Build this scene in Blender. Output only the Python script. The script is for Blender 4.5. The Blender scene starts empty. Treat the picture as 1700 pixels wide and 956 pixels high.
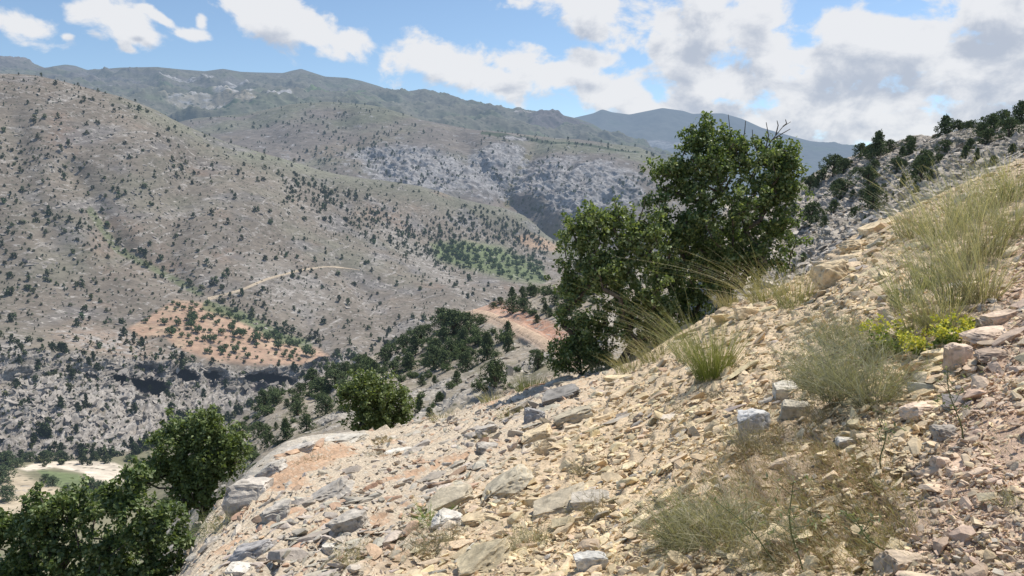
import bpy, math, random
import numpy as np
from mathutils import Vector, Euler
rs = np.random.RandomState(7)
random.seed(7)
scene = bpy.context.scene
COL = scene.collection
W0, H0 = 1700.0, 956.0
F = 1237.0
PITCH = math.radians(10.0)
CP, SP = math.cos(PITCH), math.sin(PITCH)

# ---------------------------------------------------------------- camera
cam = bpy.data.cameras.new("camera"); camo = bpy.data.objects.new("camera", cam); COL.objects.link(camo)
cam.sensor_width = 36; cam.lens = F / W0 * 36; cam.clip_start = 0.05; cam.clip_end = 60000
camo.location = (0, 0, 0); camo.rotation_euler = (math.radians(90) - PITCH, 0, 0)
scene.camera = camo

def unproj(px, py, Y):
    px = np.asarray(px, float); py = np.asarray(py, float); Y = np.asarray(Y, float)
    xc = (px - W0 / 2) / F; zc = -(py - H0 / 2) / F
    dy = CP + zc * SP; dz = -SP + zc * CP
    t = Y / dy
    return np.stack([xc * t, dy * t, dz * t], -1)
def proj(P):
    f = P[..., 1] * CP - P[..., 2] * SP
    u = P[..., 1] * SP + P[..., 2] * CP
    return W0 / 2 + F * P[..., 0] / f, H0 / 2 - F * u / f

# ---------------------------------------------------------------- noise
_perm = rs.permutation(4096)
_grad = rs.normal(size=(4096, 3)); _grad /= np.linalg.norm(_grad, axis=1)[:, None]
def perlin(x, y, z):
    xi = np.floor(x).astype(np.int64); yi = np.floor(y).astype(np.int64); zi = np.floor(z).astype(np.int64)
    xf = x - xi; yf = y - yi; zf = z - zi
    u = xf**3*(xf*(xf*6-15)+10); v = yf**3*(yf*(yf*6-15)+10); w = zf**3*(zf*(zf*6-15)+10)
    out = 0
    for a in (0, 1):
        for b in (0, 1):
            for c in (0, 1):
                h = _perm[(_perm[(_perm[(xi+a) & 4095] + yi + b) & 4095] + zi + c) & 4095]
                g = _grad[h]
                d = g[..., 0]*(xf-a) + g[..., 1]*(yf-b) + g[..., 2]*(zf-c)
                out = out + d * (u if a else 1-u) * (v if b else 1-v) * (w if c else 1-w)
    return out * 1.6
def fbm(x, y, z, o=4, ridged=False, gain=0.5):
    r = 0; a = 1; s = 0
    for i in range(o):
        n = perlin(x + 17.3*i, y - 9.1*i, z + 4.7*i)
        if ridged: n = 1 - 2*np.abs(n)
        r = r + a*n; s += a; a *= gain; x = x*2.03; y = y*2.03; z = z*2.03
    return r / s
def sstep(a, b, x):
    t = np.clip((x - a) / (b - a), 0, 1); return t*t*(3-2*t)
def segdist(px, py, poly):
    best = np.full(np.shape(px), 1e9)
    for (x0, y0), (x1, y1) in zip(poly[:-1], poly[1:]):
        dx, dy = x1-x0, y1-y0; L = dx*dx+dy*dy
        t = np.clip(((px-x0)*dx + (py-y0)*dy)/L, 0, 1)
        best = np.minimum(best, np.hypot(px-x0-t*dx, py-y0-t*dy))
    return best
def inpoly(px, py, poly):
    c = np.zeros(np.shape(px), bool); n = len(poly)
    for i in range(n):
        x0, y0 = poly[i]; x1, y1 = poly[(i+1) % n]
        if y0 == y1: continue
        k = ((y0 > py) != (y1 > py)) & (px < (x1-x0)*(py-y0)/(y1-y0)+x0)
        c ^= k
    return c
def soft(px, py, poly, w):
    d = segdist(px, py, list(poly)+[poly[0]]); s = np.where(inpoly(px, py, poly), d, -d)
    return sstep(-w, w, s)
def ell(px, py, cx, cy, rx, ry, rot=0):
    c, s = math.cos(math.radians(rot)), math.sin(math.radians(rot))
    dx = px-cx; dy = py-cy
    return np.hypot((dx*c+dy*s)/rx, (-dx*s+dy*c)/ry)

# ---------------------------------------------------------------- mesh helpers
def mesh_from(name, V, faces, col=None, mat=None, smooth=False, matidx=None):
    """faces: list of int arrays (n,k)"""
    if not isinstance(faces, list): faces = [faces]
    faces = [f for f in faces if len(f)]
    me = bpy.data.meshes.new(name)
    V = np.asarray(V, np.float32)
    me.vertices.add(len(V)); me.vertices.foreach_set("co", V.ravel())
    tot = np.concatenate([np.full(len(f), f.shape[1], np.int32) for f in faces])
    idx = np.concatenate([f.ravel() for f in faces]).astype(np.int32)
    me.loops.add(len(idx)); me.loops.foreach_set("vertex_index", idx)
    st = np.concatenate([[0], np.cumsum(tot)[:-1]]).astype(np.int32)
    me.polygons.add(len(tot)); me.polygons.foreach_set("loop_start", st); me.polygons.foreach_set("loop_total", tot)
    me.polygons.foreach_set("use_smooth", np.full(len(tot), smooth, bool))
    if matidx is not None: me.polygons.foreach_set("material_index", matidx.astype(np.int32))
    me.update(calc_edges=True)
    if col is not None:
        a = me.color_attributes.new("Col", 'FLOAT_COLOR', 'POINT')
        c = np.ones((len(V), 4), np.float32); c[:, :col.shape[1]] = col
        a.data.foreach_set("color", c.ravel())
    if mat is not None:
        for m in (mat if isinstance(mat, list) else [mat]): me.materials.append(m)
    return me
def obj(name, me, parent=None, loc=(0, 0, 0)):
    o = bpy.data.objects.new(name, me); COL.objects.link(o); o.location = loc
    if parent is not None: o.parent = parent
    return o
def tag(o, label=None, cat=None, group=None, kind=None):
    if label: o["label"] = label
    if cat: o["category"] = cat
    if group: o["group"] = group
    if kind: o["kind"] = kind
    return o
def empty(name, loc): return obj(name, None, None, tuple(float(v) for v in loc))

# ---------------------------------------------------------------- materials
def N(nt, t, **k):
    n = nt.nodes.new(t)
    for a, b in k.items():
        if a == 'inp':
            for i, v in b.items(): n.inputs[i].default_value = v
        else: setattr(n, a, b)
    return n
hz = bpy.data.node_groups.new("painted_haze", 'ShaderNodeTree')
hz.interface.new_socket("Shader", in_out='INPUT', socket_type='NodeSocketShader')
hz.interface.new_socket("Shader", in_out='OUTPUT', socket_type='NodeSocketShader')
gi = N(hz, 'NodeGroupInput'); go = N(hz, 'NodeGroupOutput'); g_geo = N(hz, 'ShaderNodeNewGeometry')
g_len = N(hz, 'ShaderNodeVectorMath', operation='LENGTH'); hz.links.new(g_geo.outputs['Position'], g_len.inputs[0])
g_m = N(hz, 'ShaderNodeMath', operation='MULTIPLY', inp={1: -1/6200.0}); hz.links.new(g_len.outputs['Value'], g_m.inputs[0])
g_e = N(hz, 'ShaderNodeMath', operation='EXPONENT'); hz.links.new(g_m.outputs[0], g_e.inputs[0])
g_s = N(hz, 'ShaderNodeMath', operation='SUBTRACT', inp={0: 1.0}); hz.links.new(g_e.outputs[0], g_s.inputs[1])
g_em = N(hz, 'ShaderNodeEmission', inp={'Color': (0.34, 0.455, 0.62, 1), 'Strength': 0.72})  # bluish airlight painted as surface emission, growing with distance from the origin
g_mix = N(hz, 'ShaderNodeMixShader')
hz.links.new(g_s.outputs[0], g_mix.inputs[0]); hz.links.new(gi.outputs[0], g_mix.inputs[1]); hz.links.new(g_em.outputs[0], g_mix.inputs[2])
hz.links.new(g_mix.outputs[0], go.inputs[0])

def newmat(name):
    m = bpy.data.materials.new(name); m.use_nodes = True; nt = m.node_tree; nt.nodes.clear()
    out = N(nt, 'ShaderNodeOutputMaterial'); b = N(nt, 'ShaderNodeBsdfPrincipled', inp={'Roughness': 0.9, 'Specular IOR Level': 0.15})
    return m, nt, out, b
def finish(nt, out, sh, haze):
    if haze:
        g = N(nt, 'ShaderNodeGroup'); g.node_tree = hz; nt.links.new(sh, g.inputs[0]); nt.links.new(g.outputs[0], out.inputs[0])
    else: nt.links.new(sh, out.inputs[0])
def mul_noise(nt, colsock, pos, scale, lo, hi, detail=6, rough=0.6, a=0.3, b=0.7):
    n = N(nt, 'ShaderNodeTexNoise', inp={'Scale': scale, 'Detail': detail, 'Roughness': rough}); nt.links.new(pos, n.inputs['Vector'])
    r = N(nt, 'ShaderNodeMapRange', inp={1: a, 2: b, 3: lo, 4: hi}); nt.links.new(n.outputs['Fac'], r.inputs[0])
    v = N(nt, 'ShaderNodeVectorMath', operation='SCALE'); nt.links.new(colsock, v.inputs[0]); nt.links.new(r.outputs[0], v.inputs['Scale'])
    return v.outputs[0], n
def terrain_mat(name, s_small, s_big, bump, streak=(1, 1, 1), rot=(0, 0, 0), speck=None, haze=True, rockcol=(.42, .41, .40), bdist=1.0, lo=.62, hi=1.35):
    """vertex colour carries the soil; alpha carries how rocky it is"""
    m, nt, out, b = newmat(name)
    at = N(nt, 'ShaderNodeVertexColor', layer_name="Col"); geo = N(nt, 'ShaderNodeNewGeometry')
    mp = N(nt, 'ShaderNodeMapping'); mp.inputs['Rotation'].default_value = rot; mp.inputs['Scale'].default_value = streak
    nt.links.new(geo.outputs['Position'], mp.inputs[0])
    c, n1 = mul_noise(nt, at.outputs['Color'], geo.outputs['Position'], s_big, .82, 1.18, 4)
    c, n2 = mul_noise(nt, c, mp.outputs[0], s_small, lo, hi, 8, .7)
    rk = N(nt, 'ShaderNodeTexNoise', inp={'Scale': s_small*.8, 'Detail': 8, 'Roughness': .72}); nt.links.new(mp.outputs[0], rk.inputs['Vector'])
    th = N(nt, 'ShaderNodeMath', operation='SUBTRACT', inp={0: .75}); nt.links.new(at.outputs['Alpha'], th.inputs[1])  # threshold
    df = N(nt, 'ShaderNodeMath', operation='SUBTRACT'); nt.links.new(rk.outputs['Fac'], df.inputs[0]); nt.links.new(th.outputs[0], df.inputs[1])
    mr = N(nt, 'ShaderNodeMapRange', inp={1: 0.0, 2: .09, 3: 0, 4: 1}); nt.links.new(df.outputs[0], mr.inputs[0])
    rc = N(nt, 'ShaderNodeRGB'); rc.outputs[0].default_value = (*rockcol, 1)
    rcc, n3 = mul_noise(nt, rc.outputs[0], mp.outputs[0], s_small*2.6, .45, 1.45, 6, .7)
    mx = N(nt, 'ShaderNodeMix', data_type='RGBA'); nt.links.new(mr.outputs[0], mx.inputs[0]); nt.links.new(c, mx.inputs[6]); nt.links.new(rcc, mx.inputs[7])
    colr = mx.outputs[2]
    if speck:
        sc, r0, dens, scol = speck
        vo = N(nt, 'ShaderNodeTexVoronoi', inp={'Scale': sc}); nt.links.new(geo.outputs['Position'], vo.inputs['Vector'])
        sp = N(nt, 'ShaderNodeSeparateColor'); nt.links.new(vo.outputs['Color'], sp.inputs[0])
        l1 = N(nt, 'ShaderNodeMath', operation='LESS_THAN', inp={1: dens}); nt.links.new(sp.outputs[0], l1.inputs[0])
        l2 = N(nt, 'ShaderNodeMapRange', inp={1: r0, 2: r0*.6, 3: 0, 4: .85}); nt.links.new(vo.outputs['Distance'], l2.inputs[0])
        mm = N(nt, 'ShaderNodeMath', operation='MULTIPLY'); nt.links.new(l1.outputs[0], mm.inputs[0]); nt.links.new(l2.outputs[0], mm.inputs[1])
        m2 = N(nt, 'ShaderNodeMix', data_type='RGBA'); m2.inputs[7].default_value = (*scol, 1)
        nt.links.new(mm.outputs[0], m2.inputs[0]); nt.links.new(colr, m2.inputs[6]); colr = m2.outputs[2]
    nt.links.new(colr, b.inputs['Base Color'])
    bp = N(nt, 'ShaderNodeBump', inp={'Strength': bump, 'Distance': bdist}); nt.links.new(rk.outputs['Fac'], bp.inputs['Height']); nt.links.new(bp.outputs[0], b.inputs['Normal'])
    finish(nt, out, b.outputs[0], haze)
    return m
def rock_mat(name, sc, haze=False, bump=.5, lichen=.35):
    m, nt, out, b = newmat(name)
    at = N(nt, 'ShaderNodeVertexColor', layer_name="Col"); geo = N(nt, 'ShaderNodeNewGeometry')
    c, n1 = mul_noise(nt, at.outputs['Color'], geo.outputs['Position'], sc, .72, 1.25, 8, .65)
    c, n2 = mul_noise(nt, c, geo.outputs['Position'], sc*9, .85, 1.15, 4, .6)
    if lichen:
        v = N(nt, 'ShaderNodeTexNoise', inp={'Scale': sc*3, 'Detail': 7, 'Roughness': .75}); nt.links.new(geo.outputs['Position'], v.inputs['Vector'])
        mr = N(nt, 'ShaderNodeMapRange', inp={1: .55, 2: .66, 3: 0, 4: lichen}); nt.links.new(v.outputs['Fac'], mr.inputs[0])
        mx = N(nt, 'ShaderNodeMix', data_type='RGBA'); mx.inputs[7].default_value = (.10, .098, .092, 1)
        nt.links.new(mr.outputs[0], mx.inputs[0]); nt.links.new(c, mx.inputs[6]); c = mx.outputs[2]
    nt.links.new(c, b.inputs['Base Color'])
    bp = N(nt, 'ShaderNodeBump', inp={'Strength': bump, 'Distance': .25/sc}); nt.links.new(n1.outputs['Fac'], bp.inputs['Height']); nt.links.new(bp.outputs[0], b.inputs['Normal'])
    finish(nt, out, b.outputs[0], haze); return m
def leaf_mat(name, haze=False, trans=.25, rough=.6, spec=.25):
    m, nt, out, b = newmat(name)
    at = N(nt, 'ShaderNodeVertexColor', layer_name="Col")
    b.inputs['Roughness'].default_value = rough; b.inputs['Specular IOR Level'].default_value = spec
    nt.links.new(at.outputs['Color'], b.inputs['Base Color'])
    sh = b.outputs[0]
    if trans:
        t = N(nt, 'ShaderNodeBsdfTranslucent')
        hs = N(nt, 'ShaderNodeVectorMath', operation='MULTIPLY', inp={1: (1.3, 1.35, .5)}); nt.links.new(at.outputs['Color'], hs.inputs[0]); nt.links.new(hs.outputs[0], t.inputs[0])
        mx = N(nt, 'ShaderNodeMixShader', inp={0: trans}); nt.links.new(sh, mx.inputs[1]); nt.links.new(t.outputs[0], mx.inputs[2]); sh = mx.outputs[0]
    finish(nt, out, sh, haze); return m
def bark_mat():
    m, nt, out, b = newmat("bark")
    geo = N(nt, 'ShaderNodeNewGeometry'); rc = N(nt, 'ShaderNodeRGB'); rc.outputs[0].default_value = (.13, .11, .09, 1)
    mp = N(nt, 'ShaderNodeMapping'); mp.inputs['Scale'].default_value = (1, 1, .2); nt.links.new(geo.outputs['Position'], mp.inputs[0])
    c, n = mul_noise(nt, rc.outputs[0], mp.outputs[0], 40, .5, 1.5); nt.links.new(c, b.inputs['Base Color'])
    bp = N(nt, 'ShaderNodeBump', inp={'Strength': .6, 'Distance': .01}); nt.links.new(n.outputs['Fac'], bp.inputs['Height']); nt.links.new(bp.outputs[0], b.inputs['Normal'])
    finish(nt, out, b.outputs[0], False); return m

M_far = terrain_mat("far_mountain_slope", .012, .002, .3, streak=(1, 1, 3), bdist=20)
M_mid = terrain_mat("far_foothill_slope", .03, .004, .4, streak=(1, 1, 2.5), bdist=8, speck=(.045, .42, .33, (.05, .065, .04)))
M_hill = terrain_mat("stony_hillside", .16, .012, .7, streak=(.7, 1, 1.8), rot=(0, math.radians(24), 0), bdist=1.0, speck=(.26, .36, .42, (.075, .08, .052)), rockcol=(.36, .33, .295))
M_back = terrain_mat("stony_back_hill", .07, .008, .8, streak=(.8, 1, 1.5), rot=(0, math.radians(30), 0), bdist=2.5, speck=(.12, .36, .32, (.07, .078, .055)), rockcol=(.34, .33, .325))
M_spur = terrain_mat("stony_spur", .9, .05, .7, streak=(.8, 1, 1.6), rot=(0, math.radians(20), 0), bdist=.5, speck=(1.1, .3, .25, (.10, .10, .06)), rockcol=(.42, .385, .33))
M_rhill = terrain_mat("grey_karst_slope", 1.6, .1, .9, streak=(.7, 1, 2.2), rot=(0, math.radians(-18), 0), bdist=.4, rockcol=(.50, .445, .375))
M_ground = terrain_mat("stony_ground", 14, .9, .8, bdist=.05, haze=False, rockcol=(.56, .48, .37), lo=.6, hi=1.35)
M_rock_near = rock_mat("limestone", 5.0)
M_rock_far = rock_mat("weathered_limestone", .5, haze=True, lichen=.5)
M_leaf = leaf_mat("broad_leaves", trans=.3, rough=.5, spec=.35)
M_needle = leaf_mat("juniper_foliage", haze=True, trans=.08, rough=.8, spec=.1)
M_grass = leaf_mat("grass_blades", trans=.25, rough=.7, spec=.15)
M_bark = bark_mat()

# ---------------------------------------------------------------- terrain sheets
def pchip_rows(A, S):
    """A (R,n) values at rows 0..R-1; S sample positions -> (len(S),n), monotone cubic"""
    R = A.shape[0]; d = A[1:]-A[:-1]; m = np.zeros_like(A)
    if R > 2:
        a, b = d[:-1], d[1:]; ok = a*b > 0
        m[1:-1] = np.where(ok, 2*a*b/np.where(ok, a+b, 1), 0)
    m[0] = d[0]; m[-1] = d[-1]
    i = np.clip(np.floor(S).astype(int), 0, R-2); t = (S-i)[:, None]
    h00 = 2*t**3-3*t**2+1; h10 = t**3-2*t**2+t; h01 = -2*t**3+3*t**2; h11 = t**3-t**2
    return h00*A[i]+h10*m[i]+h01*A[i+1]+h11*m[i+1]
def gsm(a, s):
    if s <= 0: return a
    k = int(3*s); w = np.exp(-.5*(np.arange(-k, k+1)/s)**2); w /= w.sum()
    return np.convolve(np.pad(a, k, mode='edge'), w, mode='valid')
class Sheet: pass
def sheet(rows, x0, x1, nu, ns, smooth=2.0):
    pxs = np.linspace(x0, x1, nu); py = []; q = []
    for k, r in enumerate(rows):
        r = sorted(r); xs = [p[0] for p in r]
        sm = smooth if not isinstance(smooth, (list, tuple)) else smooth[k]
        py.append(gsm(np.interp(pxs, xs, [p[1] for p in r]), sm)); q.append(gsm(np.interp(pxs, xs, [1/p[2] for p in r]), max(sm, nu*.03)))
    py = np.array(py); q = np.array(q)
    S = np.concatenate([np.linspace(i, i+1, n, endpoint=False) for i, n in enumerate(ns)]+[[len(ns)]])
    s = Sheet(); s.PY = pchip_rows(py, S)
    # depth: planar between rows in 1/Y against py
    t = S[:, None]; s.Q = pchip_rows(q, S)
    s.PX = np.broadcast_to(pxs, s.PY.shape).copy(); s.S = np.broadcast_to(t, s.PY.shape).copy()
    s.P = unproj(s.PX, s.PY, 1/s.Q); s.B = s.P.copy()
    return s
def normals(P):
    du = np.gradient(P, axis=1); dv = np.gradient(P, axis=0)
    n = np.cross(du, dv); n /= np.linalg.norm(n, axis=-1)[..., None]+1e-9
    n *= np.sign((n*-P).sum(-1)+1e-9)[..., None]
    return n
def slopeshade(P): return normals(P)[..., 2]
def build_sheet(name, s, col, mat, smooth=True):
    nv, nu = s.PX.shape
    idx = np.arange(nv*nu).reshape(nv, nu)
    f = np.stack([idx[:-1, :-1], idx[1:, :-1], idx[1:, 1:], idx[:-1, 1:]], -1).reshape(-1, 4)
    me = mesh_from(name, s.P.reshape(-1, 3), f, col.reshape(-1, 4), mat, smooth)
    o = obj(name, me); tag(o, kind="structure"); s.col = col; s.N = normals(s.P)
    return o
def mixc(c, rgb, m, a=None):
    m = np.clip(m, 0, 1)[..., None]
    out = c.copy(); out[..., :3] = c[..., :3]*(1-m)+np.array(rgb)*m
    if a is not None: out[..., 3] = c[..., 3]*(1-m[..., 0])+a*m[..., 0]
    return out
def base(s, rgb, a): c = np.ones(s.PX.shape+(4,)); c[..., :3] = rgb; c[..., 3] = a; return c

# --- far mountains (10 km)
s1 = sheet([[(700, 260, 16000), (1600, 330, 16000)],
            [(700, 235, 12000), (880, 218, 12000), (950, 196, 12000), (985, 188, 12000), (1000, 181, 12000), (1015, 186, 12000), (1045, 190, 12000), (1060, 187, 12000), (1085, 182, 12000), (1100, 179, 12000), (1135, 184, 12000), (1150, 189, 12000), (1172, 188, 12000), (1200, 188, 12000), (1232, 197, 11500), (1265, 212, 11500), (1300, 222, 11000), (1345, 234, 11000), (1400, 240, 10500), (1450, 245, 10500), (1600, 262, 10000)],
            [(700, 290, 8500), (1000, 235, 9000), (1200, 245, 8800), (1600, 290, 8500)],
            [(700, 340, 6500), (1600, 345, 6500)]], 700, 1600, 420, [8, 60, 60], smooth=[2, 1, 6, 6])
x, y, z = s1.P[..., 0], s1.P[..., 1], s1.P[..., 2]
k = sstep(.9, 1.25, s1.S)
h = fbm(x/1100, y/1100, z/900, 6, True)
s1.P[..., 2] += (h-.35)*150*k*sstep(1.0, 1.5, s1.S)
cl = segdist(s1.PX, s1.PY, [(930, 218), (1010, 240), (1080, 248), (1160, 252)])
c1 = base(s1, (.14, .145, .125), .1); c1 = mixc(c1, (.12, .15, .085), sstep(.1, .5, fbm(x/900, y/900, z/300, 3)))
c1 = mixc(c1, (.16, .14, .14), sstep(9, 4, cl+6*fbm(x/500, y/500, z/200, 3)), .3)
build_sheet("distant_mountains", s1, c1, M_far)

# --- mid-far range (3-6 km)
s2 = sheet([[(-300, 200, 9000), (300, 190, 8500), (800, 230, 8000), (1200, 300, 7000)],
            [(-300, 80, 4600), (0, 95, 5000), (30, 98, 5000), (50, 103, 5000), (75, 113, 5000), (88, 110, 6000), (110, 107, 6500), (125, 109, 6500), (145, 116, 6000), (165, 115, 5200), (200, 112, 5200), (260, 111, 5200), (300, 115, 5400), (340, 118, 5600), (370, 114, 6000), (400, 119, 6000), (425, 120, 6000), (470, 121, 6200), (485, 117, 6300), (500, 114, 6300), (515, 119, 6200), (540, 127, 6000), (575, 129, 6000), (600, 134, 5800), (630, 143, 5800), (655, 153, 5500), (680, 151, 5200), (705, 147, 5200), (730, 155, 5200), (760, 167, 5200), (800, 179, 5000), (850, 181, 5000), (880, 184, 4900), (930, 190, 4800), (960, 197, 4700), (985, 206, 4600), (1010, 222, 4500), (1060, 240, 4400), (1110, 262, 4300), (1200, 300, 4200)],
            [(-300, 120, 3800), (0, 125, 3900), (150, 142, 4200), (300, 160, 3900), (500, 160, 4200), (700, 185, 4000), (900, 212, 3900), (1000, 232, 3900), (1200, 310, 3800)],
            [(-300, 150, 3100), (0, 160, 3100), (130, 180, 3100), (300, 195, 3000), (420, 188, 3000), (545, 185, 3100), (700, 215, 3100), (850, 240, 3100), (1060, 265, 3300), (1200, 320, 3300)],
            [(-300, 200, 2600), (1200, 400, 2600)]], -300, 1200, 800, [6, 60, 60, 30], smooth=[2, .8, 10, 10, 10])
x, y, z = s2.P[..., 0], s2.P[..., 1], s2.P[..., 2]
k = sstep(1.02, 1.7, s2.S)
s2.P[..., 2] += k*(fbm(x/450, y/450, z/300, 6, True)-.35)*130
X, Y_ = s2.PX, s2.PY
c2 = base(s2, (.155, .15, .115), .12)
nn = fbm(x/260, y/260, z/90, 5)
c2 = mixc(c2, (.125, .145, .09), sstep(-.05, .45, nn+.12*sstep(300, 900, X)))
# rock bands (dark grey strata)
band = np.abs(((Y_-.055*X)/7.0 + 1.5*fbm(x/700, y/700, z/300, 3)) % 1 - .5)
c2 = mixc(c2, (.17, .155, .16), sstep(.3, .45, band)*sstep(640, 250, X)*.7*sstep(175, 150, Y_), .15)
c2 = mixc(c2, (.19, .165, .165), sstep(60, 20, np.abs(X-30))*sstep(130, 105, Y_), .15)
for (cx, cy, rx, ry, rgb, a) in [(385, 169, 38, 3, (.40, .37, .32), .3), (330, 179, 60, 4, (.30, .275, .22), .25), (395, 180, 45, 5, (.27, .24, .18), .2), (470, 174, 26, 2.5, (.5, .46, .4), .4),
                              (215, 139, 12, 2, (.55, .5, .45), .3), (310, 143, 50, 3, (.2, .19, .17), .3), (400, 151, 30, 3, (.24, .22, .2), .3), (365, 158, 45, 5, (.07, .10, .055), .1), (300, 157, 40, 4, (.08, .11, .06), .1),
                              (330, 190, 60, 1.6, (.05, .08, .04), .0), (380, 187, 45, 3, (.05, .085, .04), .0), (520, 168, 40, 1.8, (.05, .09, .04), 0), (560, 165, 50, 4, (.12, .17, .07), .1),
                              (870, 197, 22, 1.8, (.36, .32, .3), .3), (930, 205, 55, 8, (.13, .115, .115), .15), (740, 215, 50, 2, (.11, .12, .10), .2)]:
    e = ell(X, Y_, cx, cy, rx, ry, 2)+.45*fbm(x/90, y/90, z/30, 4)
    c2 = mixc(c2, rgb, sstep(1.1, .8, e), a)
build_sheet("far_foothills", s2, c2, M_mid)

# --- back hill (middle ground ridge, 1.5-2.3 km)
sk3 = [(150, 235, 2400), (310, 200, 2350), (345, 195, 2300), (400, 189, 2300), (440, 182, 2300), (480, 173, 2300), (515, 171, 2300), (545, 169, 2300), (590, 172, 2250), (640, 180, 2200), (675, 190, 2150), (700, 199, 2100), (760, 211, 2100), (800, 217, 2050), (850, 221, 2050), (900, 228, 2000), (960, 231, 2000), (1010, 238, 2000), (1060, 244, 1950), (1080, 252, 1900), (1095, 262, 1900), (1130, 290, 1850), (1200, 330, 1800), (1450, 400, 1750)]
s3 = sheet([[(p[0], p[1]+45, p[2]*1.5) for p in sk3], sk3,
            [(150, 262, 1950), (310, 225, 1950), (480, 210, 1950), (640, 225, 1850), (760, 250, 1780), (860, 262, 1750), (960, 268, 1700), (1080, 290, 1650), (1200, 360, 1600), (1450, 420, 1600)],
            [(150, 300, 1700), (310, 260, 1700), (480, 262, 1650), (640, 290, 1600), (760, 315, 1560), (860, 325, 1550), (960, 330, 1520), (1080, 350, 1480), (1200, 400, 1450), (1450, 440, 1450)],
            [(150, 380, 1500), (310, 330, 1500), (480, 330, 1450), (640, 350, 1420), (760, 375, 1400), (850, 390, 1390), (905, 405, 1380), (1000, 425, 1340), (1130, 440, 1300), (1450, 460, 1250)],
            [(150, 440, 1300), (900, 450, 1250), (1450, 500, 1100)]], 150, 1450, 760, [6, 90, 90, 80, 30], smooth=[2, 1, 12, 12, 8, 8])
X, Y_ = s3.PX, s3.PY
def gully(s, poly, w, d):
    r = segdist(s.PX, s.PY, poly); g = d*np.exp(-(r/w)**2); s.P *= (1+g)[..., None]
gully(s3, [(885, 225), (877, 262), (850, 312), (842, 340), (900, 400)], 26, .05)
gully(s3, [(760, 225), (800, 290), (835, 340)], 18, .025); gully(s3, [(560, 200), (600, 250), (640, 300)], 22, .02)
gully(s3, [(400, 195), (440, 220), (520, 270)], 22, .02); gully(s3, [(960, 245), (940, 300), (900, 350)], 18, .02)
for (cx, cy, rx, ry, d) in [(700, 270, 45, 50, .02), (960, 310, 60, 45, .03), (1040, 290, 40, 40, .02), (800, 280, 22, 40, .015), (500, 220, 50, 30, .02)]:
    s3.P *= (1-d*np.exp(-ell(X, Y_, cx, cy, rx, ry)**2))[..., None]
x, y, z = s3.P[..., 0], s3.P[..., 1], s3.P[..., 2]; k = sstep(1.0, 1.2, s3.S)
rockm = sstep(.95, .55, ell(X, Y_, 700, 285, 150, 55, 12)+.35*fbm(x/120, y/120, z/80, 4))
rockm = np.maximum(rockm, sstep(1.0, .6, ell(X, Y_, 970, 315, 130, 62, 5)+.35*fbm(x/120, y/120, z/80, 4)))
rockm = np.maximum(rockm, sstep(1.0, .6, ell(X, Y_, 830, 290, 70, 60, 0)+.3*fbm(x/100, y/100, z/60, 4)))
rid = fbm((x+.5*z)/55, y/80, (z-.4*x)/32, 6, True, .55)
s3.P += (normals(s3.B)*(k*((rid-.3)*(2.5+16*rockm)+fbm(x/200, y/200, z/200, 3)*16))[..., None])
c3 = base(s3, (.185, .16, .138), .18)
c3 = mixc(c3, (.205, .172, .13), sstep(0, .4, fbm(x/180, y/180, z/60, 4)))
c3 = mixc(c3, (.17, .17, .12), sstep(.0, .5, fbm(x/240+5, y/240, z/100, 4)+.35*sstep(40, 5, np.abs(Y_-np.interp(X, [p[0] for p in sk3], [p[1] for p in sk3])))))
c3 = mixc(c3, (.21, .20, .20), rockm*.9, .34)
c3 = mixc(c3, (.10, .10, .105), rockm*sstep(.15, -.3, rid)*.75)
c3 = mixc(c3, (.17, .15, .09), sstep(9, 3, segdist(X, Y_, [(877, 262), (850, 312), (842, 345)])))
c3 = mixc(c3, (.07, .085, .05), sstep(3.4, 1.4, segdist(X, Y_, [(800, 223), (850, 228), (900, 236), (960, 238), (1060, 251)])+1.5*fbm(x/30, y/30, z/30, 2)), .1)
c3 = mixc(c3, (.09, .085, .085), sstep(1, .6, ell(X, Y_, 855, 231, 30, 4, 6)), .3)
build_sheet("back_hill", s3, c3, M_back)

# --- big left hillside and valley bottom
sk4 = [(-400, 95, 850), (-150, 112, 880), (0, 122, 900), (35, 123, 910), (60, 125, 920), (100, 134, 930), (130, 142, 940), (160, 150, 950), (200, 160, 970), (230, 171, 980), (260, 183, 1000), (285, 197, 1010), (310, 209, 1020), (345, 224, 1040), (380, 237, 1060), (430, 252, 1090), (480, 266, 1110), (520, 279, 1140), (560, 289, 1160), (600, 295, 1180), (640, 300, 1200), (700, 309, 1220), (730, 318, 1240), (760, 329, 1260), (800, 338, 1270), (840, 346, 1290), (870, 358, 1300), (890, 374, 1310), (905, 390, 1310), (930, 405, 1300), (1050, 440, 1280)]
rot_ = [(-400, 490, 520), (0, 500, 560), (150, 500, 600), (250, 496, 625), (330, 492, 640), (430, 510, 645), (520, 540, 650), (600, 520, 720), (740, 465, 880), (850, 445, 1050), (1050, 460, 1150)]
rct = [(-400, 585, 440), (0, 585, 455), (130, 592, 480), (280, 602, 510), (400, 612, 530), (500, 608, 545), (550, 588, 570), (650, 556, 640), (740, 500, 760), (850, 475, 900), (1050, 475, 1000)]
rcb = [(-400, 640, 420), (0, 640, 435), (130, 645, 455), (280, 650, 490), (400, 655, 512), (500, 640, 528), (550, 606, 560), (650, 572, 620), (740, 515, 740), (850, 490, 870), (1050, 485, 980)]
rrv = [(-400, 755, 370), (0, 757, 372), (120, 757, 380), (230, 745, 395), (300, 715, 430), (400, 675, 480), (500, 652, 515), (550, 620, 545), (650, 586, 600), (740, 530, 715), (850, 505, 840), (1050, 495, 950)]
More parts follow.
